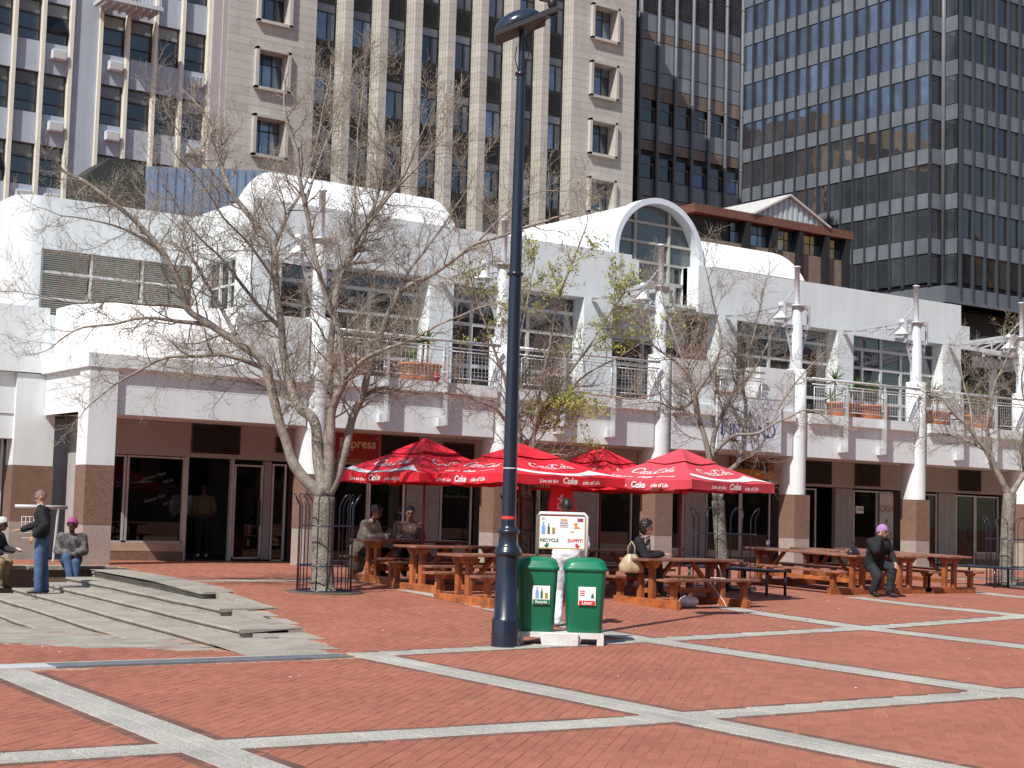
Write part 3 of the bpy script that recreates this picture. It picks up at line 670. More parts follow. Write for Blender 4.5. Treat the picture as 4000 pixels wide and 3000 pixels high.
# ------------------------------------------------------------------ tan stone office building
tan = M('tan_stone', (.47,.44,.395), .8, var=.07, scale=.6, fine=.07, bscale=14, rnd=.07, streak=.1)
bronze = M('bronze_frame', (.045,.045,.032), .5, var=.2); spand = M('dark_spandrel', (.05,.048,.042), .5, var=.2, rnd=.2)
tangl = GLASS('tan_tower_glass', (.16,.2,.25), rnd=.75, metal=.5); tb = thing('stone_office_building', 'tan stone office block with fluted piers and deep framed windows', 'building', (45, 75, 0))
CH = 3.52/8; ZB = 22.8-13*CH; NC = 40; stones = []
def stone(x0, x1, z0): stones.append(('box', x0, x1, z0))
MB().box(32.4, 59.25, 72.05, 90, 0, ZB).build('lower_wall', tan, tb); MB().box(32.4, 59.25, 72.05, 90, ZB+NC*CH, 44).build('upper_wall', tan, tb)
MB().box(32.45, 59.2, 72.85, 90, ZB-.1, ZB+NC*CH+.1).build('wall_core', bronze, tb)
XR = [37.41+2.19*k for k in range(8)]
wins = [(33.94, 35.9), (55.75, 57.82)]
for c in range(NC):
    z = ZB+c*CH; ph = (c-13) % 8; openr = ph < 5
    for (x0, x1), (a, b) in zip(((32.4, XR[0]), (XR[7]+1.7, 59.25)), wins):
        segs = [(x0, a), (b, x1)] if openr else [(x0, x1)]
        for s0, s1 in segs:
            nb = max(1, round((s1-s0)/1.25)); off = .5*(c % 2) if s1-s0 > 2.3 else 0
            cuts = [s0] + [s0+(s1-s0)*(k+off)/nb for k in range(0 if off else 1, nb)] + [s1]
            for p, q in zip(cuts, cuts[1:]):
                if q-p > .05: stones.append((p, q, z, 0))
    for k in range(7): stones.append((XR[k]+1.55, XR[k+1], z, 1))
    stones.append((XR[7]+1.55, XR[7]+1.7, z, 1))
def stone_mb(mb, p, q, z, kind):
    if kind == 0: mb.box(p+.006, q-.006, 72, 72.5, z+.006, z+CH-.006)
    else:
        y = [72.8,72.6,72.6,72.4,72.4,72.2,72.2,72.0]; x = [0,0,.05,.05,.1,.1,.15,.15]
        P = [(p+a, b, z+.006) for a, b in zip(x, y)] + [(max(q, p+.16), 72.0, z+.006), (max(q, p+.16), 72.8, z+.006)]
        mb.ext(P, (0, 0, CH-.012))
def vis(s):
    q = PJ((s[0]+s[1])/2, 72, s[2]+.2); return q and -50 < q[0] < 4050 and -60 < q[1]
stones.sort(key=lambda s: (not vis(s), -(s[1]-s[0]+.3*s[3])))
jb = MB().box(32.1, XR[0]-.02, 72.02, 72.06, ZB, ZB+.2)
for s in stones[:300]:
    mb = MB(); stone_mb(mb, *s); mb.build('stone_block', tan, tb)
mb = MB(); rv = []
for s in stones[300:]:
    k = len(mb.f); stone_mb(mb, *s); rv += [RND.random()]*(len(mb.f)-k)
me = mb.mesh('stone_courses', tan); at = me.attributes.new('rnd', 'FLOAT', 'FACE'); at.data.foreach_set('value', rv); obj('stone_courses', me, tb, kind='stuff')
MB().box(32.1, 37.4, 72.03, 72.8, ZB, ZB+NC*CH).v
joint = M('stone_joint', (.28,.25,.21), .9)
for x0, x1, (a, b) in ((32.4, XR[0], wins[0]), (XR[7]+1.7, 59.25, wins[1])):
    for p, q in ((x0+.02, a-.02), (b+.02, x1-.02)): MB().box(p, q, 72.02, 72.7, ZB, ZB+NC*CH).build('joint_backing', joint, tb)
    for k in range(-2, 4): MB().box(a-.02, b+.02, 72.02, 72.7, 22.8+3.52*k+5*CH+.02, 22.8+3.52*(k+1)-.02).build('joint_backing', joint, tb)
    for k in range(-2, 4):
        z0 = 22.8+3.52*k; z1 = z0+5*CH; mb = MB()       # projecting frame round a deep window
        mb.box(a-.02, a+.16, 71.78, 72.66, z0, z1); mb.box(b-.16, b+.02, 71.78, 72.66, z0, z1); mb.box(a-.02, b+.02, 71.78, 72.66, z0-.02, z0+.14); mb.box(a-.02, b+.02, 71.78, 72.66, z1-.14, z1+.02)
        fr = mb.build('window_surround', tan, tb)
        for j in range(3):
            w = (b-a-.32)/3; x = a+.16+j*w
            MB().box(x+.02, x+w-.02, 72.6, 72.62, z0+.14, z1-.7).build('window_pane', tangl, fr); MB().box(x+.02, x+w-.02, 72.6, 72.62, z1-.66, z1-.14).build('window_pane', tangl, fr)
        mb = MB()
        for j in range(4): mb.box(a+.14+j*w, a+.18+j*w, 72.55, 72.64, z0+.14, z1-.14)
        mb.box(a+.16, b-.16, 72.55, 72.64, z1-.71, z1-.65); mb.build('window_frame', bronze, fr)
cur = M('curtain_glass', (.22,.24,.26), .15, var=.3, scale=.5, rnd=.3)
for k in range(8):
    a, b = XR[k], XR[k]+1.55
    for r in range(-2, 4):
        z = 22.9+3.52*r; c = (a+b)/2+.25
        fr = MB().box(a+.05, b, 72.74, 72.84, z+2.0, z+2.09).box(a+.05, b, 72.7, 72.84, z-.09, z).box(c-.03, c+.03, 72.73, 72.84, z, z+1.5).box(a+.05, b, 72.73, 72.84, z+1.48, z+1.55).box(b-.06, b-.001, 72.73, 72.84, z, z+2.0).build('window_frame', bronze, tb)
        for p, q, z0, z1 in ((a+.05, c-.03, z, z+1.48), (c+.03, b-.06, z, z+1.48), (a+.05, b-.06, z+1.55, z+2.0)):
            MB().box(p, q, 72.78, 72.8, z0, z1).build('window_pane', cur if (z1-z0 < .6 or RND.random() < .25) else tangl, fr)
        sp = MB().box(a+.05, b, 72.7, 72.84, z+2.09, z+3.43).build('spandrel_panel', spand, tb)
        mb = MB()
        for j in range(8): x = a+.5+j*.12; mb.box(x, x+.05, 72.67, 72.7, z+2.2, z+3.3)
        mb.build('spandrel_rib', spand, sp)
# ------------------------------------------------------------------ blue-grey block with cream fins (left)
lbw = M('blue_grey_wall', (.38,.42,.49), .75, var=.06, scale=.8, streak=.1); cream = M('cream_fin', (.68,.64,.54), .7, var=.06); pinkw = M('pinkish_pier', (.40,.36,.36), .8, var=.06)
lgl = GLASS('left_block_glass', (.03,.035,.042), rnd=.8); lfr = M('dark_brown_frame', (.03,.025,.025), .5); acm = M('ac_grille', (.5,.5,.49), .6, var=.05); acs = M('ac_case', (.55,.6,.66), .5)
lb = thing('blue_grey_office_block', 'blue grey office block with cream vertical fins and air conditioners', 'building', (22, 72, 0))
YL = 72.4; SC = 1.0417; FX = [16.15, 17.55, 18.91, 20.29, 21.67, 23.02, 24.38]; FX2 = [25.81, 27.19, 28.62, 30.04, 31.46]
MB().box(8, 31.6, YL+.7, 85, 0, 42).build('wall_core', lbw, lb)
MB().box(24.55, 25.81, YL+.05, YL+.7, 0, 42).build('plain_bay', lbw, lb); MB().box(31.63, 32.12, YL-.25, 80, 0, 42).build('corner_pier', pinkw, lb); MB().box(32.12, 32.4, 72.05, 80, 0, 42).build('corner_pier', pinkw, lb)
for x in FX+FX2: MB().box(x, x+.17, YL-.12, YL+.7, 8, 42).build('fin', cream, lb)
acspots = {(23.02,1),(25.81,1),(23.02,2),(25.81,2),(21.67,0),(30.04,1),(23.02,0),(25.81,0),(30.04,2),(28.62,0)}
for FL in (FX, FX2):
    for a, b in zip(FL, FL[1:]):
        for r in range(-1, 6):
            z = 16.22+3.49*r; x0, x1 = a+.17, b
            MB().box(x0, x1, YL+.12, YL+.7, z+2.01, z+3.49).build('spandrel', lbw, lb)
            fr = MB().box(x0, x0+.07, YL+.22, YL+.36, z, z+2.01).box(x1-.07, x1, YL+.22, YL+.36, z, z+2.01).box(x0+.07, x1-.07, YL+.22, YL+.36, z, z+.07).box(x0+.07, x1-.07, YL+.22, YL+.36, z+1.94, z+2.01).box(x0+.07, x1-.07, YL+.24, YL+.36, z+.52, z+.58).box(x0+.07, x1-.07, YL+.24, YL+.36, z+1.3, z+1.36).build('window_frame', lfr, lb)
            MB().box(x0+.07, x1-.07, YL+.3, YL+.32, z+.07, z+.52).build('window_pane', lgl, fr)
            MB().box(x0+.07, x1-.07, YL+.3, YL+.32, z+1.36, z+1.94).build('window_pane', M('blind_glass', (.2,.2,.19), .3, var=.15, rnd=.5), fr)
            op = RND.random() < .4; mb = MB()
            if op: mb.add([(x0+.09,YL+.26,z+1.3),(x1-.09,YL+.26,z+1.3),(x1-.09,YL-.02,z+.62),(x0+.09,YL-.02,z+.62)], [(0,1,2,3),(3,2,1,0)])
            else: mb.box(x0+.07, x1-.07, YL+.3, YL+.32, z+.58, z+1.3)
            mb.build('window_pane', lgl, fr)
            if (a, r) in acspots:
                c = MB().bbox(x1-.86, x1-.16, YL-.25, YL+.12, z-.8, z-.34, .02).build('air_conditioner', acs, lb)
                MB().box(x1-.82, x1-.2, YL-.262, YL-.252, z-.76, z-.38).build('grille', acm, c)
bl = thing('metal_balcony', 'grey metal balcony platform with ribs below on the blue grey block', 'balcony', (26.9, 72, 25)); mb = MB()
MB().box(25.4, 28.4, 70.8, 72.25, 25.37, 25.56).build('platform', paint_g, bl)
for k in range(8): MB().box(25.5+k*.38, 25.56+k*.38, 70.85, 72.2, 25.22, 25.365).build('joist', paint_g, bl)
for k in range(16): MB().box(25.42+k*.19, 25.45+k*.19, 70.82, 70.86, 25.56, 26.6).build('baluster', acs, bl)
# ------------------------------------------------------------------ dark tower with round mullions (middle)
t3 = thing('dark_panel_tower', 'dark tower with round steel mullions and brown panels behind the white vault', 'building', (71, 84, 0))
gp = M('grey_spandrel', (.19,.21,.235), .4, var=.12, scale=.8, rnd=.12, streak=.2); bp_ = M('brown_panel', (.17,.125,.1), .5, var=.3, scale=.8, rnd=.2); t3g = GLASS('dark_tower_glass', (.02,.018,.016), rnd=.8); mul = M('round_mullion', (.12,.13,.15), .55, metal=0., var=.15); t3gb = GLASS('dark_tower_blue_glass', (.03,.035,.09), rnd=.6)
MX = [66.2, 67.78, 69.36, 70.94, 72.52, 74.08, 75.62]
MB().box(59.3, 76, 80.3, 95, 0, 50).build('tower_core', blackp, t3)
rows = [(34.62, 35.95, 'g'), (34.03, 34.6, 'b'), (31.9, 34.0, 'g'), (30.87, 31.87, 'g'), (29.87, 30.84, 'b')]
for k in range(5):
    z = 28.31-3.89*k; rows += [(z, z+1.5, 'w'), (z-1.25, z-.04, 'g'), (z-2.0, z-1.28, 'b')]
for a, b in zip(MX, MX[1:]):
    for z0, z1, kd in rows:
        if z0 < 8: continue
        if kd == 'w':
            m_ = t3gb if 24 < z0 < 25 and RND.random() < .6 else t3g; zm = z1-.55
            p = MB().box(a+.1, b-.1, 80.1, 80.12, z0, zm-.04).build('window_pane', m_, t3); MB().box(a+.1, b-.1, 80.1, 80.12, zm+.04, z1).build('window_pane', t3g, t3)
            MB().box(a+.1, b-.1, 80.04, 80.14, zm-.04, zm+.04).box(b-.16, b-.1, 80.04, 80.09, z0, zm-.05).build('window_rail', mul, p)
        else: MB().box(a+.05, b-.05, 80.05, 80.25, z0, z1-.03).build('panel', gp if kd == 'g' else bp_, t3)
    f = MB().box(a+.05, b-.05, 80.1, 80.2, 36.0, 48).build('louvre', gp, t3)
    for k in range(30): z = 36.05+k*.17; MB().add([(a+.08,80.08,z+.12),(b-.08,80.08,z+.12),(b-.08,79.95,z),(a+.08,79.95,z)], [(0,1,2,3),(3,2,1,0)]).build('slat', gp, f)
for x in MX:
    mb = MB(); mb.tube([(x,79.85,8),(x,79.85,50)], .13, n=10); mu = mb.build('mullion', mul, t3)
    for k in range(9): MB().tube([(x,79.85,10.5+3.89*k),(x,79.85,10.6+3.89*k)], .15, n=10).build('mullion_joint', mul, mu)
# ------------------------------------------------------------------ glass curtain-wall tower (right)
rt = thing('glass_curtain_tower', 'tall dark curtain wall tower with blue glass rows at upper right', 'building', (110, 95, 0))
sp2 = M('slate_spandrel', (.16,.175,.2), .38, var=.12, scale=.6, rnd=.12, streak=.2); rgl = GLASS('curtain_wall_glass', (.26,.28,.32), rnd=.35, rough=.015, spec=1.0, metal=.8); mul2 = M('dark_mullion', (.06,.07,.085), .4, metal=.3, var=.15)
rgl2 = GLASS('dark_reflection_glass', (.03,.026,.02), rnd=.6, rough=.02, spec=.8)  # darker than the other face's glass, standing in for dark reflections
rgl.node_tree.nodes['Principled BSDF'].inputs['IOR'].default_value = 2.2
MB().box(95.25, 125, 79.3, 120, 18.5, 60).box(96.75, 125, 77.8, 79.3, 18.5, 60).build('tower_core', blackp, rt)
SZ = [34.38+3.55*k for k in range(-4, 5)]; DY = 1.32
def me_box(*a): return MB().box(*a)
pa = me_box(-.01,.01,.07,DY-.07,.04,2.26).mesh('glass_pane', rgl); sa_ = me_box(-.03,.03,.05,DY-.05,2.32,3.53).mesh('spandrel_panel', sp2)
DX = 1.46
pb = me_box(.09,DX-.09,-.01,.01,.04,2.26).mesh('glass_pane', rgl2); sb_ = me_box(.07,DX-.07,-.03,.03,2.32,3.53).mesh('spandrel_panel', sp2)
for z in SZ:
    for c in range(17):
        for me in (pa, sa_):
            o = obj(me.name.split('.')[0], me, rt, loc=(95.12 if me is pa else 95.06, 79.07+c*DY, z)); o.rotation_euler = (0, RND.uniform(-.004,.004) if me is pa else 0, RND.uniform(-.004,.004) if me is pa else 0)
    for c in range(-1, 9):
        y = 77.66 if c >= 0 else 79.19; x = 96.75+c*DX if c >= 0 else 95.15
        for me in (pb, sb_):
            o = obj(me.name.split('.')[0], me, rt, loc=(x, y-(0 if me is pb else .06), z)); o.rotation_euler = (RND.uniform(-.004,.004) if me is pb else 0, 0, 0)
    for me in (pa, sa_): obj(me.name.split('.')[0], me, rt, loc=(96.62, 77.7, z))
for c in range(18):
    y = 79.07+c*DY; MB().box(94.82, 95.1, y-.045, y+.045, 19.9, 60).build('mullion', mul2, rt)
for c in range(9):
    x = 96.75+c*DX; MB().box(x-.06, x+.06, 77.4, 77.7, 18.9, 60).build('mullion', mul2, rt)
mb = MB(); mb.tube([(96.45,79.0,18.7),(96.45,79.0,60)], .17, n=10); mb.build('corner_post', sp2, rt)
MB().box(95, 125, 77.5, 79.3, 18.5, 19.8).box(95.02, 95.2, 79.07, 101, 18.5, 19.8).build('base_band', sp2, rt)
MB().box(97, 125, 80, 110, 6, 18.45).build('undercroft_shade', blackp, rt)  # black solid stands in for the shade of the open void
lo = thing('dark_low_block', 'dark low block with railing under the glass tower at the right edge', 'building', (85, 63, 0))
MB().box(79, 110, 62, 75, 0, 11.25).build('dark_wall', blackp, lo); MB().box(78.5, 110, 61.6, 62, 11.2, 11.87).build('beam', sp2, lo)
for k in range(12): MB().box(79+k*1.5, 79.14+k*1.5, 61.5, 61.62, 11.87, 12.3).build('rail_post', paint_g, lo); 
for z in (12.05, 12.27): MB().box(79, 97, 61.5, 61.58, z, z+.07).build('rail', paint_g, lo)
for k in range(6): MB().box(80+k*2.9, 80.3+k*2.9, 61.5, 61.9, 4, 11.2).build('column', sp2, lo)
for k in range(12): MB().box(80.4+k*1.45, 81.7+k*1.45, 61.93, 61.97, 5, 10.2).build('window_pane', t3g, lo)
# ------------------------------------------------------------------ small brown building with ribbed gable
bb = thing('brown_roof_pavilion', 'small brown building with ribbed white gable between the dark towers', 'building', (61, 64, 0))
cop = M('copper_brown', (.16,.07,.045), .5, var=.2); ribw = M('ribbed_pale_blue', (.45,.5,.52), .5, var=.08); bpan = M('brown_brick', (.20,.15,.12), .8, var=.15, scale=3, fine=.2, bscale=9)
MB().box(54, 65.3, 60.3, 74, 0, 16.1).build('wall', bpan, bb); MB().box(53.5, 65.5, 59.9, 74, 17.3, 17.75).build('fascia', cop, bb); MB().box(54, 65.2, 60.5, 74, 16.1, 17.3).build('window_core', blackp, bb)
for x in (57.4, 59.4, 61.4, 63.45, 65.1): MB().box(x-.17, x+.17, 59.95, 60.45, 10, 17.3).build('post', blackp, bb)
for k in range(13):
    x = 56.5+k*.67; MB().box(x, x+.6, 60.4, 60.42, 16.75, 17.25).build('window_pane', t3g, bb); MB().box(x, x+.6, 60.4, 60.42, 16.15, 16.7).build('window_pane', tangl, bb)
mb = MB()
gx0, gx1, gp_, zr, ze = 57.9, 63.3, 60.4, 19.05, 17.76
for k in range(27):
    x = gx0+k*.2; 
    if x+.12 > gx1: break
    zt = lambda q: ze+(zr-ze)*((q-gx0)/(gp_-gx0) if q < gp_ else (gx1-q)/(gx1-gp_))
    y = 59.98 if k % 2 else 60.04
    MB().ext([(x,y,ze),(x+.2,y,ze),(x+.2,y,max(ze+.01,zt(min(x+.2,gx1)))),(x,y,max(ze+.01,zt(x)))], (0,.05,0)).build('gable_rib', ribw, bb)
mb = MB(); mb.ext([(gx0-.2,59.8,ze-.06),(gp_,59.8,zr+.04),(gp_,59.8,zr+.14),(gx0-.3,59.8,ze+.0)], (0,14,0)); mb.ext([(gx1+.2,59.8,ze-.06),(gp_,59.8,zr+.04),(gp_,59.8,zr+.14),(gx1+.3,59.8,ze)], (0,14,0)); mb.build('roof_sheet', M('pale_roof', (.55,.54,.53), .5, var=.15), bb)
# blue-grey sheet shed on the roof at left
sh = thing('roof_shed', 'blue grey corrugated sheet shed on the roof behind the big bare tree', 'shed', (20.5, 46, 8))
shm = M('blue_sheet', (.2,.26,.36), .5, var=.1, scale=1.2)
for k in range(34):
    x = 18.2+k*.15; zt = 11.9+.12*(x-18.2) if x < 22.2 else 12.38-.5*(x-22.2); MB().box(x, x+.15, 46-(.03 if k % 2 else 0), 46.2, 8, zt).build('sheet_rib', shm, sh)
MB().box(16.3, 18.2, 46.1, 48, 8, 11.4).ext([(16.3,46.1,11.4),(18.2,46.1,11.4),(17.6,46.1,12.05),(17.0,46.1,12.0)], (0,1.9,0)).build('dark_awning', M('dark_awning', (.03,.035,.03), .8), sh)
# buildings across the square and behind, which the glass mirrors; two added to darken it
oc = M('ochre_plaster', (.5,.27,.1), .8, var=.15, scale=.15)
ob_ = thing('ochre_building', 'tall ochre building behind the offices, seen only mirrored in the glass tower', 'building', (20, 130, 0))
MB().box(-60, 60, 125, 150, 0, 46.5).build('wall', oc, ob_); MB().box(-61, 61, 124.4, 151, 46.5, 48.6).build('cornice', M('ochre_cornice', (.6,.36,.16), .8), ob_)
for k in range(30): MB().box(-56+k*3.8, -54+k*3.8, 124.9, 125, 30, 44).build('window_strip', darkgl, ob_)
db = thing('added_dark_block', 'unseen dark block behind the offices, added to darken the glass tower reflections', 'building', (20, 118, 0))
MB().box(-60, 62, 114, 122, 0, 40.5).build('wall', M('dark_green_grey', (.03,.035,.03), .9, var=.4, scale=.2), db)  # unseen block, added so the lower tower panes reflect something dark
sb = thing('added_side_block', 'unseen brown block across the square, added to cut sky reflections in windows', 'building', (20, -50, 0))
MB().box(-70, 130, -70, -48, 0, 19).build('wall', M('brown_stone', (.3,.2,.12), .9, var=.3, scale=.1), sb); MB().box(-70, 130, -71, -47.6, 19, 20).build('cornice', tan, sb)  # unseen block, added to keep bright sky out of the shop glass
for k in range(60): MB().box(-68+k*3.3, -66.4+k*3.3, -48, -47.95, 3, 17).build('window_strip', darkgl, sb)
yb = thing('sandstone_tower', 'yellow sandstone block far across the square, seen only mirrored in the glass tower', 'building', (250, -50, 0))
MB().box(190, 330, -70, -42, 0, 58).build('wall', M('yellow_stone', (.6,.42,.16), .9, var=.3, scale=.1), yb)
for k in range(24): MB().box(194+k*5.6, 197.4+k*5.6, -42, -41.9, 4, 54).build('window_strip', darkgl, yb)
# ------------------------------------------------------------------ bare trees (limb lines: radius at foot and tip, points from the foot)
LIMBS_T1 = ((11.95, 22.0), [
 (0.2, 0.17, [(-0.01,0.01,0.0),(-0.04,0.03,0.86),(-0.04,0.03,1.51)]),
 (0.12, 0.03, [(-0.07,0.05,1.53),(-0.37,0.17,1.82),(-0.6,0.24,2.25),(-0.79,0.28,2.8),(-1.01,0.34,3.55),(-1.35,0.49,3.84),(-1.81,0.72,4.16),(-2.16,0.88,4.42),(-2.33,0.91,4.82),(-2.59,1.0,5.3),(-2.95,1.16,5.73),(-3.35,1.35,6.05),(-3.75,1.54,6.35)]),
 (0.13, 0.035, [(-0.04,0.03,1.55),(-0.11,0.16,2.2),(-0.17,0.28,2.74),(-0.31,0.46,2.94),(-0.44,0.64,3.32),(-0.48,0.74,3.74),(-0.49,0.83,4.21),(-0.58,0.98,5.02),(-0.6,1.08,5.58),(-0.82,1.31,6.01),(-1.15,1.63,6.52),(-1.32,1.83,7.1),(-1.4,1.96,7.64)]),
 (0.11, 0.02, [(-0.03,0.02,1.55),(0.03,0.14,2.29),(0.09,0.25,2.92),(0.16,0.36,3.67),(0.24,0.46,4.19),(0.33,0.55,4.93),(0.46,0.61,5.32),(0.65,0.63,5.55),(0.84,0.65,5.87),(1.01,0.69,6.3),(1.18,0.72,6.82),(1.28,0.81,7.6)]),
 (0.11, 0.03, [(-0.01,0.01,1.59),(-0.02,-0.13,2.08),(-0.11,-0.22,2.73),(-0.11,-0.36,3.05),(-0.07,-0.54,3.36),(-0.19,-0.6,3.88),(-0.43,-0.57,4.54),(-0.7,-0.54,5.33),(-0.89,-0.55,6.03),(-1.1,-0.55,6.81),(-1.28,-0.57,7.5)]),
 (0.12, 0.02, [(-0.0,0.0,1.55),(0.14,-0.07,1.88),(0.25,-0.12,2.29),(0.32,-0.15,2.72),(0.43,-0.2,3.04),(0.52,-0.24,3.46),(0.64,-0.29,3.87),(0.73,-0.33,4.17),(0.82,-0.37,4.56),(1.01,-0.48,4.93),(1.35,-0.69,5.15),(1.68,-0.9,5.43),(1.95,-1.06,5.67),(2.51,-1.42,5.94),(3.03,-1.77,6.2)]),
 (0.05, 0.012, [(0.54,-0.14,3.16),(0.83,-0.22,3.29),(1.43,-0.52,3.26),(2.02,-0.81,3.23),(2.48,-1.01,3.17)]),
 (0.05, 0.01, [(-1.74,0.86,4.17),(-2.25,0.92,4.2),(-2.81,1.02,4.21),(-3.28,1.06,4.08),(-3.81,1.14,3.93),(-4.2,1.12,3.62)]),
 (0.04, 0.01, [(-2.07,1.09,4.45),(-2.58,1.18,4.45),(-3.16,1.31,4.45),(-3.73,1.43,4.38),(-4.36,1.6,4.47)]),
 (0.06, 0.01, [(-0.89,0.38,3.48),(-1.44,0.44,3.64),(-1.98,0.5,3.66),(-2.54,0.57,3.56),(-3.08,0.62,3.29),(-3.55,0.62,2.94),(-3.85,0.51,2.69)]),
 (0.05, 0.01, [(-0.57,1.14,5.59),(-0.31,1.2,6.15),(-0.07,1.28,6.54),(0.22,1.31,7.34),(0.4,1.43,8.15),(0.59,1.54,8.8)]),
 (0.04, 0.01, [(1.24,0.35,4.67),(1.62,0.39,5.41),(2.1,0.36,6.0),(2.58,0.33,6.73),(2.99,0.34,7.43)]),
 (0.05, 0.01, [(-0.17,0.73,2.96),(-0.2,1.07,3.1),(-0.54,1.63,3.36),(-0.92,2.22,3.45),(-1.39,2.86,3.63),(-1.8,3.47,3.73)]),
 (0.05, 0.01, [(-0.08,-0.55,3.36),(0.05,-0.92,3.67),(0.32,-1.38,3.88),(0.65,-1.88,4.09),(1.06,-2.43,4.37),(1.29,-2.87,4.46)]),
 (0.05, 0.01, [(0.53,0.73,5.34),(0.71,0.39,5.96),(0.98,-0.02,6.54),(1.26,-0.43,7.03),(1.43,-0.76,7.51)]),
 (0.05, 0.01, [(-0.44,0.92,4.22),(-0.9,1.02,4.65),(-1.33,1.11,5.16),(-1.76,1.19,5.54),(-2.19,1.27,5.99),(-2.48,1.26,6.49)]),
 (0.035, 0.008, [(-1.1,1.75,6.54),(-1.55,1.82,6.98),(-1.99,1.89,7.44),(-2.29,1.86,7.77)]),
 (0.035, 0.008, [(-2.56,1.07,5.31),(-3.11,1.05,5.55),(-3.63,1.01,5.64),(-4.16,0.97,5.6)]),
 (0.035, 0.008, [(-0.91,-0.58,6.02),(-0.52,-0.37,6.93),(-0.11,-0.16,7.74),(0.23,0.08,8.58)]),
 (0.035, 0.008, [(1.04,0.74,6.31),(1.34,0.19,6.97),(1.43,-0.19,7.62),(1.45,-0.53,8.08)]),
 (0.05, 0.008, [(-1.36,0.47,3.84),(-1.58,0.99,4.58),(-1.79,1.5,5.28),(-1.89,1.94,5.83),(-2.29,2.59,6.47)]),
 (0.03, 0.008, [(1.98,-1.02,5.68),(2.48,-1.01,6.17),(3.1,-1.08,6.68),(3.7,-1.13,6.84)]),
 (0.035, 0.008, [(-0.79,0.56,4.95),(-1.3,0.46,5.46),(-1.8,0.35,5.79),(-2.31,0.25,6.35),(-2.73,0.09,6.58)]),
 (0.04, 0.01, [(0.41,0.69,4.95),(0.77,0.86,6.03),(0.95,1.16,6.99),(1.14,1.46,7.97),(1.36,1.73,8.85)]),
])
LIMBS_T2 = ((15.95, 22.0), [
 (0.13, 0.1, [(-0.0,0.0,0.0),(-0.03,0.02,0.92),(-0.04,0.03,1.58)]),
 (0.07, 0.015, [(-0.06,0.04,1.54),(-0.22,-0.01,2.02),(-0.4,-0.04,2.68),(-0.57,-0.09,3.29),(-0.76,-0.11,3.85),(-1.07,-0.06,4.49),(-1.34,-0.03,5.18)]),
 (0.07, 0.012, [(-0.02,0.02,1.58),(-0.01,0.1,2.25),(0.15,0.07,2.84),(0.31,0.04,3.26),(0.53,-0.02,3.36),(0.9,-0.2,3.75),(1.42,-0.48,4.14),(1.95,-0.76,4.48)]),
 (0.06, 0.012, [(-0.03,0.02,1.58),(-0.04,-0.05,2.25),(-0.04,-0.14,2.92),(0.03,-0.27,3.81),(0.12,-0.41,4.71),(0.28,-0.6,5.61),(0.46,-0.81,6.37)]),
 (0.05, 0.01, [(0.19,0.11,2.9),(0.63,0.04,3.65),(1.15,-0.08,4.37),(1.57,-0.13,4.96),(1.91,-0.12,5.47)]),
 (0.05, 0.01, [(-0.12,0.09,2.03),(-0.01,0.37,2.94),(0.07,0.68,3.87),(0.34,0.86,4.84),(0.65,1.01,5.83)]),
 (0.05, 0.01, [(0.3,0.03,3.26),(0.48,-0.46,3.48),(0.73,-1.01,3.42),(1.01,-1.57,3.33),(1.24,-2.1,3.49)]),
 (0.05, 0.01, [(-0.25,0.18,2.69),(-0.71,0.09,3.11),(-1.22,0.04,3.25),(-1.73,-0.0,3.48)]),
])
LIMBS_T3 = ((20.74, 22.2), [
 (0.13, 0.12, [(0.01,-0.0,-0.0),(-0.06,0.04,0.88),(-0.11,0.08,1.68)]),
 (0.085, 0.015, [(-0.13,0.09,1.64),(-0.33,0.11,2.5),(-0.55,0.14,3.13),(-0.7,0.13,3.61),(-0.88,0.13,4.04),(-1.19,0.23,4.37),(-1.54,0.35,4.6),(-1.81,0.42,5.02)]),
 (0.07, 0.012, [(-0.22,0.16,2.5),(-0.13,0.19,3.0),(0.08,0.15,3.46),(0.3,0.1,3.88),(0.56,0.01,4.09),(0.78,-0.04,4.41),(1.0,-0.09,4.88)]),
 (0.08, 0.012, [(-0.1,0.07,1.67),(0.09,0.06,2.22),(0.36,-0.01,2.48),(0.49,0.02,2.88),(0.59,0.07,3.49),(0.61,0.18,4.11),(0.78,0.18,4.78),(0.97,0.17,5.42),(1.16,0.16,6.05)]),
 (0.05, 0.01, [(-0.18,0.13,2.6),(0.05,-0.18,2.95),(0.33,-0.53,3.01),(0.65,-0.9,3.26),(0.92,-1.23,3.46),(1.19,-1.57,3.27)]),
 (0.045, 0.01, [(-0.64,0.2,3.62),(-0.74,0.56,3.43),(-0.96,1.0,3.58),(-1.26,1.5,3.49)]),
 (0.05, 0.01, [(-0.55,0.14,3.13),(-0.76,0.09,3.61),(-0.6,-0.21,4.14),(-0.56,-0.44,4.72),(-0.84,-0.44,5.43),(-1.03,-0.5,5.94)]),
 (0.04, 0.01, [(0.43,0.06,2.48),(0.92,-0.0,2.8),(1.44,-0.1,3.74),(1.97,-0.2,4.34),(2.43,-0.24,4.74)]),
 (0.04, 0.01, [(-0.74,0.28,4.06),(-0.71,0.71,4.8),(-0.65,1.11,5.5),(-0.54,1.48,6.06)]),
])
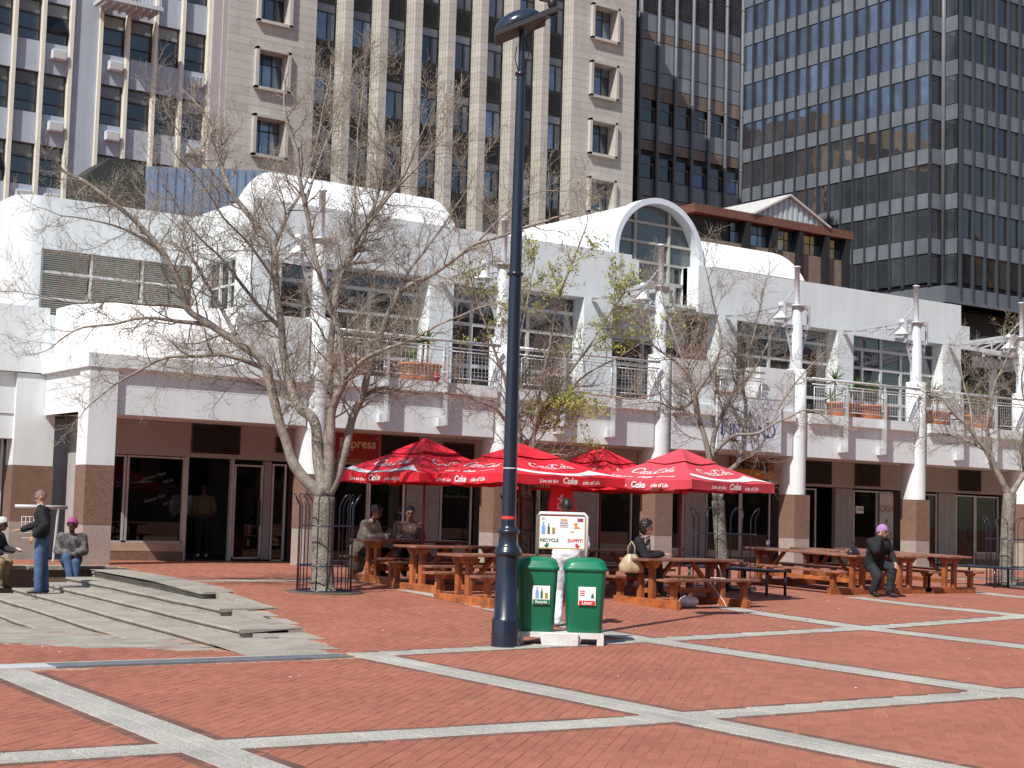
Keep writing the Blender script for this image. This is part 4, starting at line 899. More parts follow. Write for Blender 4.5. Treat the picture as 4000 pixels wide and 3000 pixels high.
LIMBS_T4 = ((29.9, 22.5), [
 (0.17, 0.15, [(-0.1,0.07,0.01),(-0.08,0.05,1.21),(-0.03,0.02,2.09)]),
 (0.11, 0.015, [(-0.04,0.03,2.03),(-0.38,0.14,2.61),(-0.65,0.21,3.06),(-0.97,0.32,3.46),(-1.34,0.45,3.79),(-1.71,0.59,4.18),(-2.07,0.73,4.28)]),
 (0.08, 0.012, [(-0.34,0.24,2.67),(-0.32,0.37,3.32),(-0.24,0.46,3.91),(-0.05,0.47,4.52),(0.25,0.41,5.08),(0.5,0.38,5.7)]),
 (0.1, 0.015, [(-0.02,0.01,2.06),(0.23,-0.16,2.51),(0.47,-0.33,2.99),(0.76,-0.54,3.76),(1.01,-0.71,4.65)]),
 (0.045, 0.01, [(-0.49,0.34,3.07),(-0.71,0.74,3.31),(-0.98,1.18,3.42),(-1.36,1.69,3.35)]),
 (0.05, 0.01, [(0.49,0.02,2.52),(0.21,-0.12,3.21),(0.07,-0.36,4.02),(-0.26,-0.46,4.69),(-0.35,-0.73,5.25)]),
 (0.04, 0.01, [(-0.89,0.38,3.46),(-0.72,0.59,4.07),(-0.65,0.87,4.74),(-0.53,1.11,5.24)]),
])
def smooth(pts, k=3):
    P = [V(p) for p in pts]; out = []
    for i in range(len(P)-1):
        a, b, c, d = P[max(i-1,0)], P[i], P[i+1], P[min(i+2,len(P)-1)]
        for j in range(k):
            t = j/k; out.append(.5*((2*b)+(c-a)*t+(2*a-5*b+4*c-d)*t*t+(-a+3*b-3*c+d)*t**3))
    return out+[P[-1]]
def rv3(r): 
    while True:
        v = V((r.uniform(-1,1), r.uniform(-1,1), r.uniform(-1,1)))
        if .05 < v.length < 1: return v.normalized()
def tree(name, label, limbs, seed, leafy, group, gap=.26, size=1.0):
    r = random.Random(seed); (bx, by), LL = limbs; z0 = zg(bx, by)
    t = thing(name, label, 'tree', (bx, by, z0), group=group)
    mbs = [MB(), MB()]; buds = MB(); leaves = MB()
    def bud(p, d):
        for _ in range(r.choice((1,1,2,2))):
            s = r.uniform(.007, .014); a = (d+rv3(r)*.6).normalized()*s*1.9; b = rv3(r)*s*.8; q = p+rv3(r)*.01
            buds.add([q-b, q+a*.5-b*.3, q+a, q+a*.5+b], [(0,1,2,3)])
    def leaf(p):
        h = noise.noise(V((p.x*.8+seed, p.y*.8, p.z*.8)))
        if h < leafy[1] + (.5 if p.z < 4.2 else 0): return
        for _ in range(leafy[2]):
            s = r.uniform(.014, .028); q = p+rv3(r)*r.uniform(.0,.09); a = rv3(r)*s*1.5; b = a.cross(rv3(r)); b = b.normalized()*s*.5 if b.length > 1e-6 else V((s,0,0))
            leaves.add([q-a, q+b, q+a, q-b], [(0,1,2,3)])
    def grow(p, d, ln, rad, lvl):
        n = {1:6, 2:4, 3:3}[lvl]; pts = [p.copy()]; q = p.copy(); dd = d.copy()
        for i in range(n):
            dd = (dd + rv3(r)*(.3 if lvl == 1 else .36) + V((0,0,.06 if lvl < 3 else .1))).normalized()
            q = q+dd*(ln/n); pts.append(q.copy())
        rads = [max(.0022, rad*(1-.75*i/n)) for i in range(n+1)]
        mbs[0 if lvl == 1 else 1].tube(pts, rads, n=5 if lvl == 1 else 4 if lvl == 2 else 3, cap=False)
        if lvl == 3:
            bud(pts[-1], dd)
            if r.random() < .55: bud(pts[r.randrange(1,n+1)], dd)
            if leafy[0] and r.random() < leafy[0]: leaf(pts[-1]); leaf(pts[1])
            return
        m = int(ln/(.098 if lvl == 1 else .055))+1
        for k in range(m):
            f = .12+.88*(k+r.random())/m; i = min(n-1, int(f*n)); w = f*n-i
            c = pts[i].lerp(pts[min(n,i+1)], w); td = (pts[min(n,i+1)]-pts[i]).normalized()
            ax = rv3(r); ax = (ax-td*ax.dot(td)).normalized(); nd = (td*.75+ax*r.uniform(.5,.95)).normalized()
            if lvl == 1: grow(c, nd, ln*r.uniform(.28,.55)*(1.15-.5*f), max(.0036, rads[i]*.5), 2)
            else: grow(c, nd, r.uniform(.09,.26)*size, .003, 3)
    for k, (r0, r1, pts) in enumerate(LL):
        P = smooth(pts, 4); n = len(P)
        if k: P = [p+V((noise.noise(p*1.7+V((seed,0,0))), noise.noise(p*1.7+V((0,seed,0))), noise.noise(p*1.7+V((0,0,seed)))))*.05*min(1,i/6) for i, p in enumerate(P)]
        rads = [(r0*.92+(r1-r0*.92)*(i/(n-1))**.55)*(1+.06*noise.noise(p*5)) for i, p in enumerate(P)]
        if k == 0:
            P = [V((0,0,-.05))]+P; rads = [r0*1.35]+rads; rads[1] *= 1.15; rads[2] *= 1.05
        mb = MB(); mb.tube(P, rads, n=12 if k == 0 else 8); mb.build('trunk' if k == 0 else 'limb', trunkm if k == 0 else bark, t, world=False)
        if k == 0: continue
        Ls = sum((P[i+1]-P[i]).length for i in range(n-1)); m = int(Ls/gap)
        for j in range(m):
            f = .2+.8*(j+r.random())/m if r0 > .06 else .06+.94*(j+r.random())/m
            i = min(n-2, int(f*(n-1))); p = P[i].lerp(P[i+1], f*(n-1)-i); td = (P[i+1]-P[i]).normalized()
            if p.z < 2.0: continue
            ax = rv3(r); ax.z += .15; ax = (ax-td*ax.dot(td)).normalized(); d = (td*r.uniform(.45,.9)+ax).normalized()
            grow(p, d, r.uniform(.55,1.35)*size*(1.1-.45*f), min(.016, rads[i]*.45), 1)
        grow(P[-1], (P[-1]-P[-2]).normalized(), r.uniform(.5,.9)*size, r1*.9, 1)
    mbs[0].build('branches', bark, t, world=False, kind='stuff'); mbs[1].build('crown', twigm, t, world=False, kind='stuff')
    buds.build('buds', budm, t, world=False, kind='stuff')
    if leaves.v: leaves.build('leaves', leafm, t, world=False, kind='stuff')
    return t
TG = 'bare trees in iron cages on the plaza'
tree('bare_tree', 'largest bare tree, wide budding crown above the left red umbrella', LIMBS_T1, 3, (0,0,0), TG, gap=.21)
tree('leafing_tree', 'slim tree with young green leaves behind the dark lamp post', LIMBS_T2, 5, (.85,-.08,4), TG, gap=.25, size=.95)
tree('bare_tree', 'bare tree in front of the blue lettered sign', LIMBS_T3, 8, (0,0,0), TG, gap=.2, size=.95)
tree('bare_tree', 'bare tree at the right edge of the picture beside a navy bench', LIMBS_T4, 13, (.12,.2,2), TG, gap=.17, size=.95)
# ------------------------------------------------------------------ iron tree cages
def cage(x, y, label, r=.43, h=1.6, n=16):
    t = thing('tree_cage', label, 'tree guard', (x, y, zg(x, y)), rz=RND.uniform(0,1), group='iron cages round the tree trunks')
    for k in range(n):
        a = 2*PI*k/n; c, s = math.cos(a), math.sin(a); pts = [(r*c, r*s, 0), (r*c, r*s, h-.25)]
        a2 = a+(PI/n if k % 2 == 0 else -PI/n)
        for j in range(1, 5):
            f = j/4; rr_ = r+.1*math.sin(f*PI/2); aa = a+(a2-a)*(1-math.cos(f*PI/2)); pts.append((rr_*math.cos(aa), rr_*math.sin(aa), h-.25+.2*math.sin(f*PI/2)))
        MB().tube(pts, .009, n=6).build('rod', navy, t, world=False)
    for z in (.03, .42, 1.05):
        MB().tube([((r+.012)*math.cos(2*PI*k/24), (r+.012)*math.sin(2*PI*k/24), z) for k in range(25)], .011, n=6).build('hoop', navy, t, world=False)
    return t
cage(11.95, 22.0, 'iron cage round the trunk of the largest bare tree'); cage(15.95, 22.0, 'iron cage behind the bins and the closed umbrella', h=1.7)
cage(20.74, 22.2, 'iron cage round the bare tree by the right umbrella', r=.6); cage(29.9, 22.5, 'iron cage round the bare tree at the right edge', r=.55)
mb = MB(); mb.lathe([(.0,.004),(.62,.004),(.62,-.05)], n=24); sdm = M('tree_pit_soil', (.09,.07,.055), .95, var=.3)
for k, (x, y) in enumerate(((11.95,22.0),(20.74,22.2),(29.9,22.5))):
    o = obj('tree_pit', mb.mesh('tree_pit', sdm), loc=(x, y, zg(x, y)+.012)); o['kind'] = 'structure'
# ------------------------------------------------------------------ lettering helpers
def text2d(s, size=1., shear=0., bold=0., sx=1., align='CENTER'):
    cu = bpy.data.curves.new('t', 'FONT'); cu.body = s; cu.size = size; cu.shear = shear; cu.offset = bold; cu.align_x = align; cu.resolution_u = 3
    o = bpy.data.objects.new('t', cu); col.objects.link(o); bpy.context.view_layer.update()
    me = o.evaluated_get(bpy.context.evaluated_depsgraph_get()).to_mesh()
    vs = [(v.co.x*sx, v.co.y) for v in me.vertices]; fs = [tuple(p.vertices) for p in me.polygons]
    o.evaluated_get(bpy.context.evaluated_depsgraph_get()).to_mesh_clear(); bpy.data.objects.remove(o); bpy.data.curves.remove(cu); return vs, fs
def stroke(pts, ws):        # ribbon of varying width along a smooth 2-D line
    P = [p for p in smooth([(a, b, 0) for a, b in pts], 5)]; n = len(P); vs = []; fs = []
    for i, p in enumerate(P):
        d = (P[min(i+1,n-1)]-P[max(i-1,0)]).normalized(); f = i/(n-1)*(len(ws)-1); k = min(int(f), len(ws)-2); w = ws[k]+(ws[k+1]-ws[k])*(f-k)
        vs += [(p.x-d.y*w/2, p.y+d.x*w/2), (p.x+d.y*w/2, p.y-d.x*w/2)]
    return vs, [(2*i, 2*i+1, 2*i+3, 2*i+2) for i in range(n-1)]
def join2(parts):
    vs = []; fs = []
    for v, f in parts: b = len(vs); vs += v; fs += [tuple(i+b for i in q) for q in f]
    return vs, fs
def oval(cx, cy, rx, ry, w=.1): return stroke([(cx+rx*math.cos(a)+.18*ry*math.sin(a), cy+ry*math.sin(a)) for a in [PI*.3+2*PI*k/10 for k in range(11)]], [w,w*1.3,w*.6,w,w*1.3,w*.6,w])
def bigC(x): return stroke([(x+.95,.72),(x+.8,.98),(x+.45,.95),(x+.1,.55),(x+.05,.12),(x+.35,-.05),(x+.75,.12),(x+1.0,.3)], [.04,.1,.1,.19,.2,.12,.07,.03])
script = join2([bigC(0), stroke([(.95,.72),(1.0,.9),(.82,.98)], [.04,.14,.03]), oval(1.2,.24,.17,.23), stroke([(1.65,.4),(1.52,.47),(1.37,.25),(1.48,.02),(1.7,.12)], [.13,.08,.13,.09,.04]),
    oval(1.93,.24,.16,.22), stroke([(2.12,.45),(2.1,.12),(2.2,.01),(2.32,.14)], [.1,.11,.08,.03]), stroke([(2.38,.34),(2.55,.34)], [.1,.1]),
    bigC(2.62), stroke([(3.55,.72),(3.2,1.02),(2.75,.98),(2.2,.72)], [.05,.09,.05,.02]), stroke([(2.75,.05),(2.4,-.12),(1.6,-.16),(.7,-.1)], [.08,.09,.07,.02]),
    oval(3.72,.24,.17,.23), stroke([(4.0,.1),(4.22,.6),(4.28,1.02),(4.12,.98),(4.02,.5),(4.05,.05),(4.2,.05)], [.05,.06,.08,.06,.13,.1,.04]),
    oval(4.5,.24,.16,.22), stroke([(4.7,.45),(4.68,.12),(4.78,.0),(4.98,.2)], [.1,.11,.08,.03])])
script = ([((x-2.45)/5, (y-.42)/5) for x, y in script[0]], script[1])
redf = M('red_canvas', (.78,.02,.04), .75, var=.1, scale=3, fine=.05); redf2 = M('faded_red_canvas', (.62,.06,.085), .8, var=.1, scale=3, fine=.05); whitep = M('white_print', (.82,.8,.8), .7, var=.04)
tl1 = text2d('Live on the', .085, .15, .002); tl2 = text2d('Coke', .14, .25, .005); tl3 = text2d('side of Life', .085, .15, .002)
def umbrella(x, y, rz, label, top=2.52, eave=1.93, hd=1.6, fade=False, seed=0, val=.15, rib=(0,2)):
    fm = redf2 if fade else redf; z0 = zg(x, y); t = thing('market_umbrella', label, 'umbrella', (x, y, z0), rz, 'red square market umbrellas over the picnic tables')
    top -= z0; eave -= z0
    MB().tube([(0,0,0),(0,0,top)], .022, n=8).build('pole', M('red_brown_pole', (.2,.04,.025), .5), t, world=False)
    s_ = hd/math.sqrt(2); half = s_
    def S(k, a, b, off=0.):     # panel k, a in -1..1 along the eave, b in 0..1 up the slope
        ang_ = k*PI/2; w = half*(1-b); px, py = a*w, -half*(1-b); z = eave+(top-eave)*b*(1-.12*(1-b))-.05*(1-abs(a))*(1-b)*(1-b)*0+.02*abs(a)*(1-b)
        nz = noise.noise(V((a*2.2*(1-b)+k*7+seed, b*3+seed, seed*.7))); z += .022*nz*(1-abs(a)**4); z -= .035*math.cos(a*PI/2)*math.sin(b*PI)
        py -= off; c, s = math.cos(ang_), math.sin(ang_); return (px*c-py*s, px*s+py*c, z+off*1.6)
    for k in range(4):
        mb = MB(); N, Q = 16, 12; vs = [S(k, -1+2*i/N, .86*j/Q) for j in range(Q+1) for i in range(N+1)]
        mb.add(vs, [(j*(N+1)+i, j*(N+1)+i+1, (j+1)*(N+1)+i+1, (j+1)*(N+1)+i) for j in range(Q) for i in range(N)], 0, True); p = mb.build('canopy_panel', fm, t, world=False)
        mb = MB(); N = 24; vs = []
        for i in range(N+1):
            q = V(S(k, -1+2*i/N, 0)); wv = .02*noise.noise(V((i*.6, k*3+seed, 0))); o = V((math.sin(k*PI/2), -math.cos(k*PI/2), 0))
            vs += [tuple(q), tuple(q+o*(wv-.01)+V((0,0,-val+.03*noise.noise(V((i*.4,seed,k))))))]
        mb.add(vs, [(2*i, 2*i+1, 2*i+3, 2*i+2) for i in range(N)], 0, True); va = mb.build('valance', fm, p, world=False)
        def put(name, shape, w, a0, b0, sc_, par, off=.006):
            mb = MB(); H_ = math.hypot(half, top-eave); pts = []
            for u, v in shape[0]:
                b = b0+v*sc_/H_; pts.append(S(k, cl((a0*half+u*sc_)/(half*max(.05,1-b)), -1.2, 1.2), b, off))
            mb.add(pts, shape[1]); mb.build(name, whitep, par, world=False)
        def putv(shape, u0):
            mb = MB(); pts = []; o = V((math.sin(k*PI/2), -math.cos(k*PI/2), 0))
            for u, v in shape[0]: q = V(S(k, cl((u0+u)/half, -1, 1), 0)); pts.append(q+o*.014+V((0,0,-val+.035+v)))
            mb.add(pts, shape[1]); mb.build('valance_lettering', whitep, va, world=False)
        put('script_lettering', script, 1, 0, .38, .92, p)
        rb = [(-.98,.30),(-.7,.2),(-.4,.13),(-.05,.11),(.25,.15),(.45,.22),(.56,.27),(.75,.14),(.96,.02),(.6,.12),(.3,.06),(0,.02),(-.4,.035),(-.7,.09),(-.98,.18)]
        mb = MB(); m = [(-.98,.30,.18),(-.7,.2,.09),(-.4,.13,.035),(-.05,.11,.02),(.25,.15,.045),(.45,.22,.08),(.56,.27,.1),(.75,.14,.075),(.96,.02,.015)]; pts = []
        mm = []
        for (a, b, c), (d, e, f) in zip(m, m[1:]):
            for q in range(4): w_ = q/4; mm.append((a+(d-a)*w_, b+(e-b)*w_, c+(f-c)*w_))
        mm.append(m[-1])
        for a, hi, lo in mm: pts += [S(k, cl(a/(1-hi),-1,1), hi, .005), S(k, cl(a/(1-lo),-1,1), lo, .005)]
        mb.add(pts, [(2*i, 2*i+1, 2*i+3, 2*i+2) for i in range(len(mm)-1)])
        if k in rib: mb.build('ribbon_print', whitep, p, world=False)
        else:
            for sh_, u0 in ((tl1, -.44), (tl2, 0), (tl3, .46)): put('slogan_lettering', ([(a+u0, b) for a, b in sh_[0]], sh_[1]), 1, 0, .12, 1.0, p)
        putv(tl1, -.44); putv(tl2, 0); putv(tl3, .46)
    for k in range(4):
        mb = MB(); N = 8; vs = []
        for j in range(5):
            for i in range(N+1):
                q = V(S(k, -1+2*i/N, .62+.38*j/4)); q.z += .05-.02*(4-j)/4+.015*noise.noise(V((i,j,seed))); vs.append(tuple(q))
        mb.add(vs, [(j*(N+1)+i, j*(N+1)+i+1, (j+1)*(N+1)+i+1, (j+1)*(N+1)+i) for j in range(4) for i in range(N)], 0, True); mb.build('vent_flap', fm, t, world=False)
        a = V(S(k, 1, 0)); MB().bar((0,0,top-.06), (a.x,a.y,a.z-.03), .02, .03).build('rib', wood, t, world=False); MB().bar((0,0,eave-.1), (a.x*.5,a.y*.5,(a.z+top)/2-.06), .018, .025).build('strut', wood, t, world=False)
    return t
UZ = math.radians(9.9)
umbrella(14.3, 22.85, UZ, 'red drinks umbrella furthest left, behind the largest bare tree', top=2.54, seed=1, rib=(1,3))
umbrella(15.0, 21.0, UZ-.1, 'red drinks umbrella behind the dark lamp post', top=2.44, seed=4, eave=1.93, hd=1.75)
umbrella(17.3, 21.75, UZ+.1, 'red drinks umbrella half hidden behind the faded right one', top=2.5, seed=9, eave=1.9)
umbrella(17.75, 20.1, UZ, 'faded red drinks umbrella furthest right over the seated woman', top=2.47, fade=True, seed=6)
# closed umbrella
t = thing('closed_umbrella', 'closed red umbrella hanging folded behind the sign of the green bins', 'umbrella', (15.35, 20.3, zg(15.35,20.3)))
mb = MB(); n = 14; prof = [(.03,2.1),(.12,1.9),(.17,1.6),(.2,1.3),(.16,1.1),(.19,1.02)]
vs = [((r*(1+.28*math.cos(5*a+z*3)))*math.cos(a), (r*(1+.28*math.cos(5*a+z*3)))*math.sin(a), z) for r, z in prof for a in [2*PI*k/30 for k in range(30)]]
mb.add(vs, [(i*30+j, i*30+(j+1)%30, (i+1)*30+(j+1)%30, (i+1)*30+j) for i in range(5) for j in range(30)], 0, True); cp = mb.build('folded_canopy', redf, t, world=False); MB().tube([(0,0,0),(0,0,2.2)], .02).build('pole', wood, t, world=False)
vs, fs = script; mb = MB(); mb.add([(-.2*math.sin(.6+y*2)-.03, -.2*math.cos(.6+y*2), 1.45+x*.55) for x, y in vs], fs); mb.build('script_lettering', whitep, cp, world=False)
# ------------------------------------------------------------------ picnic tables with benches
def picnic(L, name='picnic_table'):
    t = thing(name, 'x', 'picnic table', group='wooden picnic tables with benches')
    for k in range(4): w = .178; MB().bbox(-L/2-.16, L/2+.16, -.36+k*.18, -.36+k*.18+w, .715, .755, .006).build('top_plank', woodT, t, world=False)
    for s in (-1, 1):
        for k in range(2): c = s*.66+(k-.5)*.15; MB().bbox(-L/2-.12, L/2+.12, c-.072, c+.072, .41, .45, .006).build('bench_plank', woodT, t, world=False)
        x = s*(L/2-.12)
        for y in (-.14, .14): MB().bbox(x-.045, x+.045, y-.05, y+.05, .1, .66, .006).build('post', wood, t, world=False)
        MB().ext([(x-.03,-.34,.712),(x-.03,.34,.712),(x-.03,.22,.6),(x-.03,-.22,.6)], (.06,0,0)).build('top_bracket', wood, t, world=False)
        for q in (-1, 1):
            MB().bbox(x-.045, x+.045, q*.66-.05, q*.66+.05, .1, .36, .006).build('bench_post', wood, t, world=False)
            MB().ext([(x-.03,q*.66-.16,.408),(x-.03,q*.66+.16,.408),(x-.03,q*.66+.09,.34),(x-.03,q*.66-.09,.34)], (.06,0,0)).build('bench_bracket', wood, t, world=False)
        MB().bbox(x-.05, x+.05, -.78, .78, -.06, .12, .008).build('foot_board', wood, t, world=False)
        MB().bar((x-s*.05,0,.2), (x-s*.55,0,.7), .06, .06).build('brace', wood, t, world=False)
    MB().bbox(-L/2+.1, L/2-.1, -.03, .03, .2, .28, .005).build('stretcher', wood, t, world=False)
    return t
pa_ = picnic(1.75); pa_.location = (14.75, 24.0, zg(14.75,24.0)); pa_['label'] = 'picnic table with a couple eating, below the furthest left red umbrella'
for x, y, rz, lab in ((14.5, 22.1, 0, 'dark picnic table second from the largest tree under the umbrellas'), (14.1, 20.1, 0, 'picnic table just left of the lamp post, nearest the bins'), (17.1, 19.3, 0, 'picnic table where the woman with the gold bag sits'), (17.2, 21.5, 0, 'shaded picnic table behind the seated woman with the gold bag')):
    dup(pa_, (x, y, zg(x, y)), rz, lab)
pb_ = picnic(2.75); pb_.location = (22.75, 21.9, zg(22.75,21.9)); pb_.rotation_euler = (0, -.022, PI/2); pb_['label'] = 'long sunlit picnic table nearest, with the woman in the lilac cap at its end'
for x, lab in ((24.15, 'long sunlit picnic table in the middle of the right group'), (25.5, 'long sunlit picnic table furthest right, nearest the white columns')):
    d = dup(pb_, (x, 21.95, zg(x, 21.95)), PI/2, lab); d.rotation_euler = (0, -.022, PI/2)
# string tied round the front bench, white bag below
t = thing('bench_string', 'white string tied round the wooden bench below the right umbrella', 'string', (17.3, 18.66, 0)); z = zg(17.1,19.3)
MB().tube([(17.28,18.46,z+.47),(17.28,18.8,z+.47),(17.29,18.82,z+.38),(17.3,18.5,z+.1),(17.29,18.44,z+.02)], .006, n=5).build('loop', whitep, t)
MB().tube([(17.28,18.55,z+.47),(17.2,18.5,z+.6),(17.12,18.46,z+.68)], .006, n=5).build('loose_end', whitep, t)
mb = MB(); mb.ell((0,0,.09), (.2,.13,.1), n=14, k=8); mb.v = [(x+.03*noise.noise(V((x*9,y*9,z*9))), y, z*(1+.2*noise.noise(V((x*7,y*7,1))))) for x, y, z in mb.v]; o = mb.build('carrier_bag', M('white_plastic_bag', (.7,.7,.7), .4), loc=(16.9, 18.9, zg(16.9,18.9)), label='crumpled white carrier bag on the ground under the bench', cat='bag')
# navy mesh benches
def nbench(x, y, rz, label, L=2.3):
    t = thing('metal_bench', label, 'bench', (x, y, zg(x, y)), rz, 'navy metal benches beside the trees')
    mb = MB(); w = .5
    for k in range(23): yy = -w/2+k*w/22; mb.tube([(-L/2,yy,.45-.0),(L/2,yy,.45)], .0085, n=5, cap=False)
    for k in range(38): xx = -L/2+k*L/37; mb.tube([(xx,-w/2,.447),(xx,w/2,.447)], .008, n=4, cap=False)
    mb.build('mesh_seat', navy, t, world=False)
    MB().box(-L/2, L/2, -w/2, w/2, .425, .436).build('seat_pan', navy, t, world=False)
    MB().tube([(-L/2,-w/2,.44),(L/2,-w/2,.44),(L/2,w/2,.44),(-L/2,w/2,.44),(-L/2,-w/2,.44)], .024, n=8).build('seat_rim', navy, t, world=False)
    for a in (-1, 0, 1):
        for b in (-1, 1): MB().tube([(a*(L/2-.05),b*(w/2-.03),0),(a*(L/2-.05),b*(w/2-.03),.44)], .026, n=8).build('leg', navy, t, world=False)
nbench(20.25, 21.35, PI/2-.05, 'navy metal bench beside the caged tree by the right umbrella'); nbench(28.75, 21.9, PI/2-.05, 'navy metal bench at the right edge by the caged tree')
# ------------------------------------------------------------------ twin bins with sign
BG = V((11.49, 15.17, zg(11.49,15.17))); RZ = -yaw
green = M('green_plastic', (.005,.17,.085), .38, var=.08, scale=3, fine=.05, bscale=200); conc = M('painted_concrete', (.62,.6,.58), .85, var=.12, scale=6, fine=.1, bump=.3)
bs = thing('bin_stand', 'whitewashed concrete base carrying the two green bins', 'bin stand', BG, RZ)
mb = MB(); P = [(-.52,0),(-.44,0),(-.44,.09),(-.24,.09),(-.22,0),(.24,0),(.25,.08),(.44,.08),(.44,0),(.52,0),(.52,.135),(.5,.15),(-.5,.15),(-.52,.135)]
mb.ext([(x, -.24, z) for x, z in P], (0,.48,0)); mb.build('block', conc, bs, world=False); MB().bbox(-.2, .22, -.29, .29, -.02, .147, .01).build('centre_block', conc, bs, world=False)
def rsq(w, d, r, n=5):
    out = []
    for cx, cy, a0 in ((w-r,d-r,0),(-w+r,d-r,PI/2),(-w+r,-d+r,PI),(w-r,-d+r,1.5*PI)):
        for k in range(n+1): a = a0+PI/2*k/n; out.append((cx+r*math.cos(a), cy+r*math.sin(a)))
    return out
def loft(mb, secs, mi=0, cap=True):
    m = len(secs[0]); vs = [p for s in secs for p in s]; mb.add(vs, [(i*m+j, i*m+(j+1)%m, (i+1)*m+(j+1)%m, (i+1)*m+j) for i in range(len(secs)-1) for j in range(m)], mi, True)
    if cap: mb.add(secs[-1], [tuple(range(m))], mi, True); mb.add(secs[0], [tuple(range(m))[::-1]], mi)
def stick(par, name, x, z, w, h, y, mat, b=.002): return MB().bbox(x-w/2, x+w/2, y-.004, y, z-h/2, z+h/2, b).build(name, mat, par, world=False)
def txt(par, s, x, z, size, y, mat, shear=0, bold=0, name='lettering', sx=1.):
    v, f = text2d(s, size, shear, bold, sx); mb = MB(); mb.add([(x+a, y, z+b) for a, b in v], f); return mb.build(name, mat, par, world=False)
redp = M('sign_red', (.6,.02,.02), .5); greenp = M('sign_green', (.01,.16,.07), .5); blk = M('sign_black', (.03,.03,.03), .6); blueb = M('bottle_blue', (.2,.38,.72), .5); dkg = M('bottle_green', (.03,.16,.05), .5); gold = M('can_gold', (.35,.24,.04), .5); orange = M('sign_orange', (.75,.25,.03), .5)
def bottle(par, x, z, h, w, y, mat):
    P = [(-.5,0),(.5,0),(.5,.6),(.2,.75),(.2,.98),(-.2,.98),(-.2,.75),(-.5,.6)]; mb = MB(); mb.add([(x+a*w, y, z+b*h) for a, b in P], [tuple(range(8))]); mb.build('bottle_print', mat, par, world=False)
def bin_(dx, label, litter):
    t = thing('litter_bin', label, 'bin', BG+V((math.cos(RZ)*dx, math.sin(RZ)*dx, .15)), RZ, 'green plastic bins on the concrete stand'); mb = MB()
    secs = [[(x, y, z) for x, y in rsq(a, a*.98, .07)] for a, z in ((.2,0),(.212,.02),(.245,.72),(.25,.745))]; loft(mb, secs); mb.build('bin_body', green, t, world=False)
    mb = MB(); secs = [[(x, y, z) for x, y in rsq(a, a, r)] for a, z, r in ((.252,.735,.08),(.262,.742,.08),(.262,.775,.08),(.25,.785,.08),(.245,.82,.1),(.225,.86,.12),(.18,.885,.13),(.1,.897,.09))]; loft(mb, secs); mb.build('lid', green, t, world=False)
    mb = MB(); mb.lathe([(.0,.9),(.07,.9)], n=14, sy=.6); mb.build('lid_slot', blackp, t, world=False)
    y = -.243; k = stick(t, 'sticker', .02 if litter else .05, .44, .21, .22, y, whitep)
    if litter:
        stick(k, 'sticker_band', .02, .36, .195, .055, y-.005, redp); txt(k, 'Litter', .02, .343, .055, y-.0105, whitep, bold=.001)
        for j in range(3): stick(k, 'print_line', -.04, .5-j*.025, .06, .009, y-.005, redp, .001)
        bottle(k, .085, .415, .06, .035, y-.006, greenp)
    else:
        stick(k, 'sticker_band', .05, .36, .2, .055, y-.005, greenp); txt(k, 'Recycle', .05, .345, .046, y-.0105, whitep, bold=.001)
        bottle(k, 0., .4, .14, .04, y-.006, blueb); bottle(k, .055, .4, .125, .028, y-.006, dkg); stick(k, 'can_print', .11, .435, .034, .065, y-.005, gold)
    return t
bin_(-.29, 'green recycling bin in the shadow of the lamp post', False); bin_(.29, 'green litter bin with a white and red sticker, right of the pair', True)
sg = thing('recycling_sign', 'white board in a tube frame above the green bins reading RECYCLE and ZAPPIT', 'sign', BG+V((0,0,.15)), RZ)
pvc = M('white_pvc_tube', (.72,.71,.68), .45, var=.06)
z0, z1 = .7, 1.42; MB().tube([(-.3,.02,z0),(-.3,.02,z1-.03),(-.27,.02,z1),(.27,.02,z1),(.3,.02,z1-.03),(.3,.02,z0)], .02, n=10).build('tube_frame', pvc, sg, world=False)
bd = MB().bbox(-.275, .275, -.004, .008, 1.0, 1.385, .003).build('board', whitep, sg, world=False); MB().box(-.28, .28, -.008, .0, .988, 1.0).box(-.282, -.276, -.008, .006, .99, 1.39).box(.276, .282, -.008, .006, .99, 1.39).build('board_edge', M('brass_edge', (.45,.3,.06), .5), sg, world=False)
y = -.008
txt(bd, 'RECYCLE', -.155, 1.075, .055, y, greenp, bold=.0012); txt(bd, 'ZAPPIT!', .16, 1.075, .055, y, redp, bold=.0012)
bottle(bd, -.23, 1.17, .15, .045, y, blueb); bottle(bd, -.165, 1.17, .13, .028, y, dkg); stick(bd, 'can_print', -.105, 1.21, .036, .075, y+.003, gold)
for x, m_, sgn in ((-.19, greenp, -1), (.19, redp, 1)):
    mb = MB(); mb.add([(x-.035*sgn,y,1.055),(x,y,1.06),(x+.01*sgn,y,1.035),(x+.035*sgn,y,1.035),(x+.0,y,1.0),(x-.035*sgn,y,1.03),(x-.015*sgn,y,1.035)], [(0,1,2,3,4,5,6)]); mb.build('arrow', m_, bd, world=False)
mb = MB(); mb.add([(.13,y,1.3),(.19,y,1.31),(.17,y,1.27),(.23,y,1.245),(.14,y,1.24),(.16,y,1.27)], [(0,1,2,3,4,5)]); mb.build('food_print', orange, bd, world=False); stick(bd, 'food_print', .22, 1.345, .07, .04, y+.003, M('print_red_blue', (.3,.06,.12), .5)); stick(bd, 'food_print', .02, 1.345, .08, .016, y+.003, orange); stick(bd, 'food_print', .12, 1.2, .05, .012, y+.003, orange)
mb = MB()
for k in range(3): a = 2*PI*k/3; mb.bar((-.235+.016*math.cos(a),y,1.36+.016*math.sin(a)), (-.235+.016*math.cos(a+1.6),y,1.36+.016*math.sin(a+1.6)), .007, .002)
mb.build('recycle_mark', greenp, bd, world=False)
